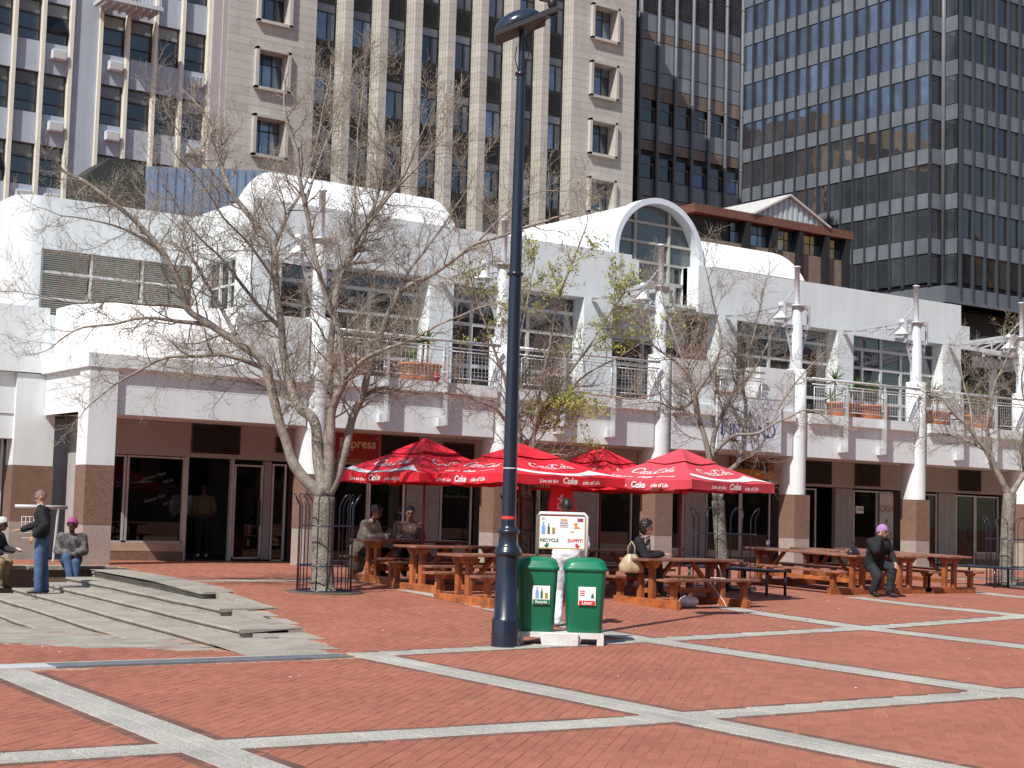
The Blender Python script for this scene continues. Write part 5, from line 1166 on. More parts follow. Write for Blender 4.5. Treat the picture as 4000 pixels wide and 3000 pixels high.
for k in range(4): stick(bd, 'print_line', .02, 1.32-k*.02, .1, .004, y+.003, blk, .0005)
# ------------------------------------------------------------------ lamp post with floodlight
LP = (10.69, 15.17, zg(10.69,15.17)); lp = thing('lamp_post', 'tall navy steel lamp post with a domed floodlight, left of the green bins', 'street lamp', LP, RZ)
zz0 = -LP[2]
MB().lathe([(.172,-.02),(.172,.02),(.168,.3),(.162,.33),(.143,.35),(.14,.9+.14),(.138,1.08)], n=28).build('base_shaft', navy, lp, world=False)
MB().lathe([(.138,1.07),(.165,1.08),(.17,1.1),(.165,1.13),(.15,1.14),(.15,1.16),(.13,1.18),(.118,1.2),(.108,1.32),(.125,1.335),(.132,1.355),(.125,1.375),(.1,1.385),(.092,1.42)], n=28).build('collar', navy, lp, world=False)
MB().lathe([(.088,1.4),(.074,4.44)], n=24).build('pole', navy, lp, world=False); MB().lathe([(.074,4.42),(.096,4.43),(.098,4.445),(.096,4.46),(.074,4.47)], n=24).build('collar', navy, lp, world=False)
MB().lathe([(.073,4.46),(.053,6.9)], n=24).build('pole', navy, lp, world=False); MB().lathe([(.053,6.88),(.074,6.89),(.076,6.905),(.074,6.92),(.04,6.93)], n=24).build('collar', navy, lp, world=False)
MB().lathe([(.039,6.92),(.037,7.5)], n=16).build('pole_top', navy, lp, world=False)
MB().lathe([(.0895,1.5),(.0895,1.535)], n=24).build('red_tape', M('red_tape', (.7,.05,.04), .5), lp, world=False); MB().lathe([(.0855,2.1),(.0855,2.11)], n=24).build('tape_mark', whitep, lp, world=False)
hd = MB(); hd.ell((0,0,0), (.31,.2,.17), n=20, k=10); hd.v = [(x, y, max(z, -.02)) for x, y, z in hd.v]
Mh = Matrix.Translation((-.05,0,7.52)) @ Matrix.Rotation(-.42, 4, 'Y'); hd.xf(Mh); he = hd.build('floodlight_dome', M('navy_gloss', (.02,.03,.05), .18, coat=.6), lp, world=False)
MB().box(-.33, .33, -.21, .21, -.08, -.022).xf(Mh).build('floodlight_tray', blackp, he, world=False); MB().bar((-.1,-.05,7.5), (.42,-.05,7.72), .06, .06).bar((-.1,.12,7.5), (.42,.12,7.72), .05, .05).build('support_arm', blackp, lp, world=False)
MB().ell((.36,0,7.8), (.06,.06,.09)).bar((.2,0,7.86), (.42,0,7.82), .05, .05).build('spot_lamp', blackp, lp, world=False)
MB().tube([(-.04,-.02,6.95),(-.08,-.02,7.1),(-.06,-.02,7.25)], .006).tube([(.05,-.02,6.98),(.09,-.02,7.15),(.03,-.02,7.35),(.3,-.02,7.6)], .006).build('cable', blackp, lp, world=False)
# ------------------------------------------------------------------ shop signs
def sign_txt(par, s, x, z, size, y, mat, **k): return txt(par, s, x, z, size, y, mat, **k)
fsn = thing('blue_lettered_sign', 'large white sign with blue serif letters hung on the white fascia', 'sign', (29.65, 30.95, 3.2)); bluet = M('sign_blue', (.012,.06,.3), .5)
MB().box(-1.16, 1.16, -.14, -.1, .02, 1.46).build('sign_board', M('sign_white', (.66,.71,.8), .5, var=.03), fsn, world=False); MB().box(-1.19, -1.162, -.15, -.06, .0, 1.48).box(1.162, 1.19, -.15, -.06, .0, 1.48).box(-1.162, 1.162, -.15, -.06, 1.462, 1.48).build('sign_frame', steel, fsn, world=False)
def serif(ch, x, z, h, w):
    q = MB(); y = -.146; T = .17*h; tn = .075*h
    def bx(a, b, c, d): q.add([(x+a,y,z+c),(x+b,y,z+c),(x+b,y,z+d),(x+a,y,z+d)], [(0,1,2,3)])
    def stem(a): bx(a, a+T, 0, h); bx(a-.06*h, a+T+.06*h, 0, tn*.6); bx(a-.06*h, a+T+.06*h, h-tn*.6, h)
    def bowl(cx, cz, rx, rz_, a0, a1):
        n = 14; vs = []
        for k in range(n+1):
            a = a0+(a1-a0)*k/n; th = tn+(T-tn)*abs(math.cos(a)); vs += [(x+cx+rx*math.cos(a), y, z+cz+rz_*math.sin(a)), (x+cx+(rx-th)*math.cos(a), y, z+cz+(rz_-tn)*math.sin(a))]
        q.add(vs, [(2*i, 2*i+1, 2*i+3, 2*i+2) for i in range(n)])
    if ch == 'F': stem(0); bx(T, w, h-tn, h); bx(w-.04*h, w, h-.25*h, h); bx(T, w*.8, h*.5, h*.5+tn); bx(w*.76, w*.8, h*.38, h*.64)
    if ch == 'I': stem(0)
    if ch == 'N': stem(0); stem(w-T); q.add([(x,y,z+h),(x+T*1.2,y,z+h),(x+w,y,z),(x+w-T*1.2,y,z)], [(0,1,2,3)])
    if ch == 'B': stem(0); bowl(T, h*.75, w-T, h*.25, -PI/2, PI/2); bowl(T, h*.26, w-T*.7, h*.26, -PI/2, PI/2)
    if ch == 'O': bowl(w/2, h/2, w/2, h/2, 0, 2*PI)
    if ch == 'D': stem(0); bowl(T, h/2, w-T, h/2, -PI/2, PI/2)
    q.build('letter', bluet, fsn, world=False)
xx = -1.05
for ch, h, w in (('F',.42,.25),('I',.3,.04),('N',.3,.27),('B',.3,.19),('O',.3,.29),('N',.3,.27),('D',.42,.33)):
    serif(ch, xx, .42 if ch != 'D' else .4, h, w); xx += w+.065
txt(fsn, 'M I C R O F I N A N C E', 0, .27, .12, -.146, M('sign_grey', (.3,.31,.33), .5)); mb = MB(); mb.add([(0,-.146,.92),(.1,-.146,.92),(.02,-.146,1.1),(-.02,-.146,1.1),(-.1,-.146,.92)], [(0,1,2,3,4)]); mb.build('emblem', bluet, fsn, world=False)
ex = thing('express_sign', 'dark red fascia sign with cream lettering behind the largest tree trunk', 'sign', (18.535, 33.220, 2.5)); cream2 = M('sign_cream', (.62,.55,.36), .6); dred = M('sign_dark_red', (.26,.016,.02), .5, var=.05)
MB().box(-1.3, .95, -.02, .03, .0, .72).build('sign_board', dred, ex, world=False); MB().box(-1.26, .91, -.026, -.021, .03, .038).box(-1.26, .91, -.026, -.021, .68, .688).box(.902, .91, -.026, -.021, .038, .68).build('sign_border', cream2, ex, world=False)
txt(ex, 'i Express', .2, .33, .33, -.027, cream2, bold=.006); txt(ex, 'the h', -.1, .12, .16, -.027, cream2, bold=.003)
txt(ex, 'C', .84, .55, .1, -.027, cream2, name='crescent_mark')
mo = thing('black_yellow_sign', 'yellow shop sign with black lettering behind the right umbrella', 'sign', (32.096, 33.220, 2.55)); yel = M('sign_yellow', (.5,.27,.03), .5)
MB().box(-.85, .85, -.02, .03, 0, .68).build('sign_board', M('sign_brown', (.2,.14,.08), .6, var=.2), mo, world=False); MB().box(-.85, .85, -.026, -.021, .02, .26).build('sign_stripe', yel, mo, world=False); txt(mo, 'Montag', 0, .3, .42, -.027, blk, bold=.012)
cg = thing('window_poster', 'white window poster reading CASH 4 GOLD', 'poster', (37.991, 33.280, .3)); MB().box(-.33, .3, -.01, .0, .1, 2.0).build('sheet', M('poster_white', (.5,.49,.47), .6), cg, world=False); brt = M('poster_brown', (.26,.15,.08), .6)
txt(cg, 'CASH', -.02, 1.42, .3, -.014, brt, bold=.004, sx=.8); txt(cg, '4', -.02, 1.02, .3, -.014, brt, bold=.004); txt(cg, 'GOLD', -.02, .56, .3, -.014, brt, bold=.004, sx=.8)
op = thing('open_notice', 'small white OPEN notice in a shop door', 'notice', (36.808, 33.340, 1.65)); MB().box(-.17, .17, -.02, -.012, 0, .22).build('card', whitep, op, world=False); txt(op, 'OPEN', 0, .08, .12, -.024, blk, bold=.002)
for k, x in enumerate((23.2, 27.6)):
    hs = thing('header_sign', ['beige header sign with dark letters left of the umbrellas peak', 'beige header sign with dark letters above the right umbrella'][k], 'sign', (x*1.047, 33.28, 2.62)); MB().box(-1.1, 1.1, -.02, .0, -.05, .5).build('sign_board', M('header_beige', (.4,.36,.32), .6), hs, world=False); txt(hs, 'FINBOND', 0, .08, .34, -.024, M('sign_charcoal', (.06,.06,.065), .6))
wl = thing('window_lettering', 'faint handwritten menu prices on the left shop window', 'lettering', (13.718, 33.340, 1.2)); chalk = M('chalk_white', (.16,.17,.165), .9)
for s, x, z, r in (('Chicken Mayo', -.05, .72, .3), ('R8.50', .3, .62, .3), ('Russian Roll', .0, .22, .32), ('R9.50', .32, .12, .32)):
    v, f = text2d(s, .105, .25); mb = MB(); mb.add([(x+a*math.cos(r)-b*math.sin(r), -.006, z+a*math.sin(r)+b*math.cos(r)) for a, b in v], f); mb.build('handwriting', chalk, wl, world=False)
pl = thing('window_lettering', 'pale Personal Loans lettering on a shop window near the lamp post', 'lettering', (21.833, 33.340, 1.7)); txt(pl, 'Personal Loans', 0, 0, .12, -.006, chalk)
# ------------------------------------------------------------------ terracotta planters on the balcony
def planter(x, y, w, label, kind=0):
    t = thing('planter_tub', label, 'planter', (x, y, 4.3), group='terracotta planters on the balcony')
    MB().lathe([(.0,0),(.42*w,0),(.47*w,.2),(.5*w,.5),(.53*w,.5),(.53*w,.56),(.48*w,.56),(.47*w,.5),(.0,.5)], n=24, sy=.7).build('tub', terra, t, world=False)
    r = random.Random(int(x*10)); mb = MB(); stm = MB(); yl = M('yucca_leaf', (.09,.17,.03), .5, var=.3); dry = M('dry_leaf', (.4,.3,.13), .8, var=.2)
    for c in range(3):
        cx, cy = r.uniform(-.3,.3)*w, r.uniform(-.15,.15); h = .55+r.uniform(.1,.7); stm.tube([(cx,cy,.5),(cx+r.uniform(-.05,.05),cy,h)], .03, n=6)
        for k in range(34):
            a = r.uniform(0, 2*PI); e = r.uniform(-.5, 1.3); L_ = r.uniform(.3,.5); d = V((math.cos(a)*math.cos(e), math.sin(a)*math.cos(e), math.sin(e))); s_ = d.cross(V((0,0,1))); s_ = s_.normalized()*.018 if s_.length > .01 else V((.018,0,0)); p = V((cx,cy,h)); m_ = p+d*L_*.55; q = p+d*L_+V((0,0,-.1*L_))
            mb.add([p-s_*.7, p+s_*.7, m_+s_, q, m_-s_], [(0,1,2,3,4)], 1 if e < -.1 and r.random() < .7 else 0)
    stm.build('stem', bark, t, world=False); mb.build('leaves', [yl, dry], t, world=False, kind='stuff')
for x, y, w, lab in ((17.75,31.75,1.0,'orange planter with spiky plants, leftmost on the balcony'), (19.6,31.7,1.1,'orange planter second from left behind the balcony mesh'), (29.2,31.8,1.25,'orange planter with spiky plants above the blue lettered sign'),
    (34.3,31.8,1.0,'orange planter left of the pair behind the right balcony mesh'), (35.6,31.75,1.25,'wide orange planter right of the pair by the tall balcony doors'), (38.6,31.8,1.0,'orange planter just right of the fifth white column'), (40.6,31.8,1.1,'orange planter beside the crown of the far right tree')): planter(x, y, w, lab)
for x, lab in ((22.6,'tall dry plant in the balcony corner left of the lamp post'),):
    t = thing('balcony_plant', lab, 'plant', (x, 31.7, 4.3)); r = random.Random(4); mb = MB()
    MB().lathe([(.0,0),(.16,0),(.2,.3),(.0,.3)], n=12).build('pot', M('dark_pot', (.06,.05,.05), .7), t, world=False)
    for k in range(70):
        a = r.uniform(0,2*PI); e = r.uniform(.2,1.4); L_ = r.uniform(.4,.9); d = V((math.cos(a)*math.cos(e), math.sin(a)*math.cos(e), math.sin(e))); s_ = d.orthogonal().normalized()*.016; p = V((0,0,.3)); mb.add([p-s_, p+s_, p+d*L_*.6+s_, p+d*L_+V((0,0,-.15)), p+d*L_*.6-s_], [(0,1,2,3,4)], r.choice((0,0,1)))
    mb.build('leaves', [M('yucca_leaf', (.09,.17,.03), .5), M('dry_leaf', (.4,.3,.13), .8)], t, world=False, kind='stuff')
# ------------------------------------------------------------------ people: one continuous body mesh each (fused limbs, remeshed), hair and hats as children
import numpy as np
def MC(name, c, rough=.8, var=.15, scale=9, **k): return M(name, c, rough, var=var, scale=scale, **k)
skinD = MC('skin_dark', (.075,.038,.024), .5, var=.08); skinB = MC('skin_brown', (.17,.085,.05), .5, var=.08); skinL = MC('skin_light', (.42,.24,.16), .5, var=.08)
jeans = MC('blue_denim', (.055,.10,.2), .9, var=.3, scale=5); blackc = MC('black_cloth', (.007,.007,.009), .85, var=.3); shoeb = MC('black_leather', (.02,.02,.022), .4); khaki = MC('khaki_cloth', (.23,.17,.085), .9, var=.2)
whitec = MC('white_cloth', (.72,.74,.8), .85, var=.05); beige = MC('beige_coat', (.5,.42,.32), .9, var=.08); brownj = MC('mauve_brown_jacket', (.17,.1,.085), .9); olive = MC('olive_jacket', (.13,.11,.07), .9); hairb = MC('black_hair', (.012,.01,.009), .5, var=.4, scale=30); lilac = MC('lilac_knit', (.36,.19,.42), .9, var=.1, scale=60); pinkh = MC('magenta_hood', (.33,.06,.19), .9, var=.1); greyk = MC('pale_grey_knit', (.5,.5,.46), .9); lips = MC('lip', (.2,.06,.05), .5); darkg = MC('charcoal_cloth', (.016,.018,.023), .85, var=.25); shoew = MC('white_shoe', (.7,.7,.7), .6)
camo = MC('camo_cloth', (.10,.095,.095), .9, var=.95, scale=9)
def frame(ax):
    a = V(ax).normalized(); b = V((0,1,0)) if abs(a.y) < .9 else V((1,0,0)); s = a.cross(b).normalized(); return a, s.cross(a).normalized(), s
class Fig:
    def __init__(s, mats): s.mats = mats; s.mb = MB(); s.prims = []
    def cone(s, p, q, r0, r1, m, n=14):
        p, q = V(p), V(q); d = (q-p); L_ = d.length; d = d.normalized() if L_ > 1e-6 else V((0,0,1)); pts = []; rs = []
        for k in range(5): a = -PI/2+PI/2*k/4.001; pts.append(p+d*r0*math.sin(a)); rs.append(max(.0005, r0*math.cos(a)))
        for k in range(1, 6): a = PI/2*k/5; pts.append(q+d*r1*math.sin(a)) if k else 0; rs.append(max(.0005, r1*math.cos(a)))
        pts.insert(5, q); rs.insert(5, r1); s.mb.tube(pts, rs, n=n); s.prims.append((p, q, r0, r1, m)); return s
    def chain(s, pts, rs, m):
        for i in range(len(pts)-1): s.cone(pts[i], pts[i+1], rs[i], rs[i+1], m)
        return s
    def ell(s, c, r, m, R=None):       # ellipsoid, optional rotation matrix
        b = MB(); b.ell((0,0,0), r, n=18, k=12); R = R or Matrix.Identity(3); b.v = [tuple(R @ V(p)+V(c)) for p in b.v]; s.mb.add(b.v, b.f, 0, True)
        mx = max(range(3), key=lambda i: r[i]); rr_ = min(r); ax = R @ V([1 if i == mx else 0 for i in range(3)]); h = max(0, r[mx]-rr_); s.prims.append((V(c)-ax*h, V(c)+ax*h, rr_*1.02, rr_*1.02, m)); return s
    def hand(s, wr, d, up_, m, curl=.5, side=1, spread=.25):   # palm, four unequal fingers, thumb from the side of the palm
        wr = V(wr); d = V(d).normalized(); u = V(up_); u = (u-d*u.dot(d)).normalized(); w = d.cross(u)*side
        for k in (-1, 0, 1): s.cone(wr+w*k*.014, wr+d*.085+w*k*.026, .016, .0145, m, 8)
        for k, L_ in enumerate((.07,.08,.074,.058)):
            o = wr+d*.085+w*((k-1.5)*.02); dd = (d+w*(k-1.5)*spread*.2-u*curl*.5).normalized(); m1 = o+dd*L_*.5; d2 = (dd-u*curl).normalized(); s.cone(o, m1, .0098, .009, m, 7); s.cone(m1, m1+d2*L_*.5, .009, .0075, m, 7)
        t0 = wr+d*.025-w*.03; t1 = t0+(d*.6-w*.7-u*curl*.3).normalized()*.04; s.cone(t0, t1, .013, .011, m, 7); s.cone(t1, t1+(d*.9-w*.15-u*curl*.4).normalized()*.035, .011, .009, m, 7)
    def head(s, c, f, m, upv=(0,0,1), sc_=1., mlip=None, mdark=None):
        f = V(f).normalized(); u = V(upv); u = (u-f*u.dot(f)).normalized(); l = u.cross(f); R = Matrix((f, l, u)).transposed(); c = V(c)
        s.ell(c+u*.02*sc_-f*.008*sc_, (.098*sc_,.077*sc_,.108*sc_), m, R); s.ell(c-u*.055*sc_+f*.03*sc_, (.06*sc_,.054*sc_,.062*sc_), m, R); s.cone(c+f*.088*sc_+u*.012*sc_, c+f*.108*sc_-u*.022*sc_, .009*sc_, .014*sc_, m, 8)
        for q in (-1, 1): s.ell(c+l*q*.078*sc_-f*.012*sc_, (.02*sc_,.009*sc_,.032*sc_), m, R); s.cone(c+f*.072*sc_+l*q*.02*sc_+u*.036*sc_, c+f*.064*sc_+l*q*.05*sc_+u*.036*sc_, .011*sc_, .009*sc_, m, 7)
        if mdark is not None:
            for q in (-1, 1): s.prims.append((c+f*.082*sc_+l*q*.032*sc_+u*.014*sc_, c+f*.082*sc_+l*q*.034*sc_+u*.014*sc_, .0145*sc_, .0145*sc_, mdark))
        if mlip is not None: s.prims.append((c+f*.086*sc_-l*.02*sc_-u*.062*sc_, c+f*.086*sc_+l*.02*sc_-u*.062*sc_, .0105*sc_, .0105*sc_, mlip))
        s.hf, s.hl, s.hu, s.hc = f, l, u, c; return s
    def foot(s, an, f, m, L_=.2, z=0):
        an = V(an); f = V(f).normalized(); s.cone(an-f*.045+V((0,0,-.045)), an+f*L_*.55+V((0,0,-.055)), .038, .036, m); s.cone(an+f*L_*.5+V((0,0,-.058)), an+f*L_*.82+V((0,0,-.064)), .036, .028, m); s.cone(an, an+V((0,0,-.04)), .042, .04, m)
    def build(s, t, vox=.0115, fold=.005, name='body', smoothit=3):
        me = s.mb.mesh('tmp', s.mats[0]); o = bpy.data.objects.new('tmp', me); col.objects.link(o)
        rm = o.modifiers.new('r', 'REMESH'); rm.mode = 'VOXEL'; rm.voxel_size = vox; rm.adaptivity = 0
        sm = o.modifiers.new('s', 'SMOOTH'); sm.factor = .5; sm.iterations = smoothit
        dg_ = bpy.context.evaluated_depsgraph_get(); dg_.update(); ev = o.evaluated_get(dg_); nm = bpy.data.meshes.new_from_object(ev); bpy.data.objects.remove(o); bpy.data.meshes.remove(me)
        nm.name = name; nm.materials.clear()
        for m in s.mats: nm.materials.append(m)
        nv = len(nm.vertices); co_ = np.empty(nv*3, np.float32); nm.vertices.foreach_get('co', co_); co_ = co_.reshape(-1, 3)
        nf = len(nm.polygons); ce = np.empty(nf*3, np.float32); nm.polygons.foreach_get('center', ce); ce = ce.reshape(-1, 3); best = np.full(nf, 9e9, np.float32); idx = np.zeros(nf, np.int32)
        vb = np.full(nv, 9e9, np.float32); vi = np.zeros(nv, np.int32)
        for p, q, r0, r1, m in s.prims:
            a = np.array(p, np.float32); d = np.array(q-p, np.float32); l2 = float(d@d)+1e-9
            for X_, B, I_ in ((ce, best, idx), (co_, vb, vi)):
                tt = np.clip(((X_-a)@d)/l2, 0, 1); ds = np.linalg.norm(X_-a-tt[:,None]*d, axis=1)-(r0+(r1-r0)*tt); k = ds < B; B[k] = ds[k]; I_[k] = m
        nm.polygons.foreach_set('material_index', idx.astype(np.int32)); nm.polygons.foreach_set('use_smooth', np.ones(nf, bool))
        if fold:
            no = np.empty(nv*3, np.float32); nm.vertices.foreach_get('normal', no); no = no.reshape(-1, 3); cloth = np.isin(vi, [k for k, m in enumerate(s.mats) if 'skin' not in m.name and 'shoe' not in m.name and 'lip' not in m.name])
            for k in np.nonzero(cloth)[0]:
                p = co_[k]; w = noise.noise(V((p[0]*9, p[1]*9, p[2]*16)))+.5*noise.noise(V((p[0]*24, p[1]*24, p[2]*30))); co_[k] += no[k]*fold*w
            nm.vertices.foreach_set('co', co_.ravel())
        nm.update(); b = obj(name, nm, t, world=False); return b
    def cap(s, t, name, mat, r=1., low=-.35, back=.5, puff=(1.06,1.1,1.08), rough=.06, drop=0.):   # hair or hat shell over the head
        mb = MB(); n, k = 34, 16; vs = []
        for i in range(k+1):
            e = PI/2-(PI/2-0)*0-(i/k)*(PI/2+.9)
            for j in range(n):
                a = 2*PI*j/n; fx = math.cos(a); lim = low+back*(.5-.5*fx)*-1+(.3 if rough > .08 else .1 if rough > 0 else 0)*noise.noise(V((math.cos(a)*2.2, math.sin(a)*2.2, r)))
                ee = max(e, lim+.0) if fx > -2 else e; x, y, z = math.cos(ee)*math.cos(a), math.cos(ee)*math.sin(a), math.sin(ee)
                q = 1+rough*(noise.noise(V((x*5, y*5, z*5+r)))*.7+noise.noise(V((x*14, y*14, z*9+r)))*.5)
                vs.append(tuple(s.hc+s.hu*(.02+drop)+s.hf*(-.012)+s.hf*(x*.1*puff[0]*q)+s.hl*(y*.08*puff[1]*q)+s.hu*(z*.11*puff[2]*q)))
        mb.add(vs, [(i*n+j, i*n+(j+1)%n, (i+1)*n+(j+1)%n, (i+1)*n+j)[::-1] for i in range(k) for j in range(n)], 0, True); return mb.build(name, mat, t, world=False)
def torso(F_, pel, che, nk, m, mh, w=.165, lean=None, side=(0,1,0), sc_=1., bulk=.0):
    pel, che, nk = V(pel), V(che), V(nk); a = (che-pel).normalized(); s_ = V(side); s_ = (s_-a*s_.dot(a)).normalized(); f = s_.cross(a); k = w/.165; sh = che+a*.15
    F_.cone(pel-s_*.07*k, pel+s_*.07*k, .112, .112, mh); F_.cone(pel-s_*.07*k-f*.03, pel+s_*.07*k-f*.03, .105, .105, mh)
    for q in (-1, -.4, .4, 1):
        wst = pel.lerp(che, .4)+s_*q*.062*k; F_.cone(pel+a*.02+s_*q*.078*k, wst, .1+bulk, .096+bulk, m); F_.cone(wst, che+a*.07+s_*q*.098*k+f*.012, .096+bulk, .1+bulk, m)
    F_.cone(sh-s_*.15, sh+s_*.15, .062+bulk*.6, .062+bulk*.6, m); F_.cone(che+a*.1-s_*.12, sh-s_*.03+a*.03, .08, .07, m); F_.cone(che+a*.1+s_*.12, sh+s_*.03+a*.03, .08, .07, m); F_.cone(sh, nk, .068, .056, m)
def nape(F_, t):
    mb = MB(); mb.ell((0,0,0), (.055,.075,.075), n=18, k=10); R = Matrix((F_.hf, F_.hl, F_.hu)).transposed(); c = F_.hc-F_.hf*.06-F_.hu*.045
    mb.v = [tuple(R @ (V(p)*(1+.35*noise.noise(V(p)*40)))+c) for p in mb.v]; mb.build('nape_hair', hairb, t, world=False)
def person(label, loc, rz): return thing('person', label, 'person', loc, rz)
# man in black jacket handing something over on the steps
def man_steps():
    t = person('bald man in black jacket and jeans standing on the stone steps, reaching out a hand', (9.0, 26.8, zT(25)*.3-.3), math.radians(150))
    F_ = Fig([skinL, blackc, jeans, shoeb, lips, hairb, whitec]); torso(F_, (0,0,.98), (.0,0,1.27), (.02,0,1.5), 1, 2, bulk=.025)
    F_.ell((.03,0,1.08), (.14,.175,.1), 1)
    F_.cone((.02,0,1.48), (.04,0,1.58), .056, .052, 0); F_.head((.06,0,1.66), (.9,.05,-.42), 0, mlip=4, mdark=5)
    F_.cone((.05,-.08,1.49), (.05,.08,1.49), .05, .05, 1)
    for s_, k in ((.09, .02), (-.09, -.05)):
        F_.chain([(0,s_,.93),(.0+k*.5,s_*1.1,.5),(k-.02,s_*1.1,.1)], [.112,.083,.074], 2); F_.foot((k-.02,s_*1.1,.095), (1,.1*(1 if s_ > 0 else -1),0), 3)
    F_.chain([(0,-.2,1.42),(.13,-.26,1.2),(.37,-.2,1.1)], [.088,.076,.056], 1); F_.cone((.37,-.2,1.1), (.41,-.195,1.09), .032, .03, 0); F_.hand((.41,-.195,1.09), (1,.05,-.1), (0,.2,1), 0, .25, side=-1)
    F_.chain([(0,.2,1.42),(-.1,.29,1.2),(.06,.27,1.03)], [.088,.076,.056], 1); F_.cone((.06,.27,1.03), (.09,.26,1.0), .03, .03, 0); F_.hand((.09,.26,1.0), (.5,-.1,-.8), (.3,1,.2), 0, .9)
    b = F_.build(t); 
    for z, r in ((1.005,.172),): MB().tube([(.03+math.cos(a)*.135, math.sin(a)*r, z) for a in [2*PI*k/20 for k in range(21)]], .006, n=5).build('jacket_hem', whitec, t, world=False)
    MB().tube([(.05+math.cos(a)*.062, math.sin(a)*.068, 1.535+.012*math.cos(a)) for a in [2*PI*k/16 for k in range(17)]], .008, n=5).build('collar_trim', whitec, t, world=False)
    h = F_; MB().tube([tuple(h.hc+h.hf*.085+h.hl*k*.045+h.hu*.014+V((0,0,0))) for k in (-1,-.4,.4,1)], .004, n=5).tube([tuple(h.hc+h.hf*.075+h.hl*.06+h.hu*.014), tuple(h.hc-h.hf*.01+h.hl*.083+h.hu*.02)], .003, n=5).build('glasses', blackp, t, world=False)
    F_.cap(t, 'stubble_hair', MC('shaved_hair', (.2,.13,.1), .7), low=.25, back=.75, puff=(1.005,1.005,1.0), rough=0)
man_steps()
def seated(label, loc, rz, mats, bulk=.012, head_f=(1,0,-.1), seat=.0, lean=.06, knees=((.44,.1,-.0),(.44,-.1,0)), feet=((.42,.11,-.4),(.42,-.11,-.4)), footf=(1,0,0), arms=None, sc_=1., mh=2, build=True, skirt=None, hood=False, fw=.165, curl=.6):
    t = person(label, loc, rz); F_ = Fig(mats); z = .11
    torso(F_, (0,0,z), (lean*.6,0,z+.29), (lean*1.2,0,z+.52), 1, mh, w=fw, bulk=bulk)
    F_.cone((lean*1.2,0,z+.5), (lean*1.4,0,z+.58), .052, .05, 0); F_.head((lean*1.6+.02,0,z+.67), head_f, 0, mlip=4, mdark=5)
    for (kx, ky, kz), (fx, fy, fz) in zip(knees, feet):
        s_ = .09 if ky > 0 else -.09; F_.chain([(0,s_,z-.02),(kx,ky,kz+.07),(fx-.03,fy,fz+.1)], [.112,.084,.066], mh); F_.foot((fx-.03,fy,fz+.1), footf, 3)
    for (ex, ey, ez), (wx, wy_, wz), hd_, hu_, sd in arms:
        q = .19 if ey > 0 else -.19; F_.chain([(lean*.9,q,z+.44),(ex,ey,ez),(wx,wy_,wz)], [.074+bulk*.7,.062+bulk*.7,.044+bulk*.4], 1); d = V(hd_).normalized(); F_.cone((wx,wy_,wz), V((wx,wy_,wz))+d*.035, .03, .028, 0); F_.hand(V((wx,wy_,wz))+d*.035, d, hu_, 0, curl, side=sd)
    return t, F_
# seated person in magenta hood
t, F_ = seated('seated person in camouflage jacket and magenta hood on the terrace wall', (10.42, 29.3, .09), math.radians(-112), [skinD, camo, jeans, shoew, lips, hairb], bulk=.04, head_f=(.9,-.35,-.15), lean=.1, knees=((.4,.1,.02),(.43,-.06,.12)), feet=((.42,.13,-.36),(.5,.02,-.3)), arms=(((.12,.24,.3),(.33,.05,.22),(.5,-.8,-.1),(0,0,1),1),((.12,-.24,.3),(.33,-.03,.25),(.5,.8,-.1),(0,0,1),-1)))
F_.ell((.02,0,.12), (.16,.2,.12), 1); F_.build(t); F_.cap(t, 'hood', pinkh, low=.45, back=1.5, puff=(1.24,1.27,1.2), rough=.1, drop=.01); F_.cap(t, 'head_scarf', darkg, low=.4, back=.3, puff=(1.1,1.12,1.06), rough=.03)
# leftmost seated man in pale cap
t, F_ = seated('seated man in pale cap and khaki trousers at the left edge holding out a paper', (8.78, 29.3, .09), math.radians(-50), [skinD, darkg, khaki, shoeb, lips, hairb, greyk], bulk=.03, head_f=(.95,.25,-.2), lean=.2, knees=((.42,.14,.0),(.42,-.1,.02)), feet=((.34,.15,-.42),(.36,-.1,-.42)), arms=(((.25,.24,.34),(.48,.16,.3),(1,-.1,.05),(0,0,1),1),((.2,-.25,.3),(.42,-.12,.26),(.8,.4,0),(0,0,1),-1)))
F_.build(t); F_.cap(t, 'knit_cap', greyk, low=.4, back=.8, puff=(1.12,1.14,1.14), rough=.04)
for ex in ((.27,.24,.34,.42,.18,.31),): MB().tube([ex[:3], ex[3:]], .055, n=10).build('grey_sleeve', greyk, t, world=False)
o = MB().bbox(-.05, .05, -.035, .035, -.004, .004, .002).build('paper_wallet', whitep, loc=(0,0,0), label='small white paper held out by the seated man at the left edge', cat='paper'); o.matrix_world = t.matrix_world; 
bpy.context.view_layer.update(); o.matrix_world = t.matrix_world @ Matrix.Translation((.62,.145,.33)) @ Matrix.Rotation(.5,4,'Y')
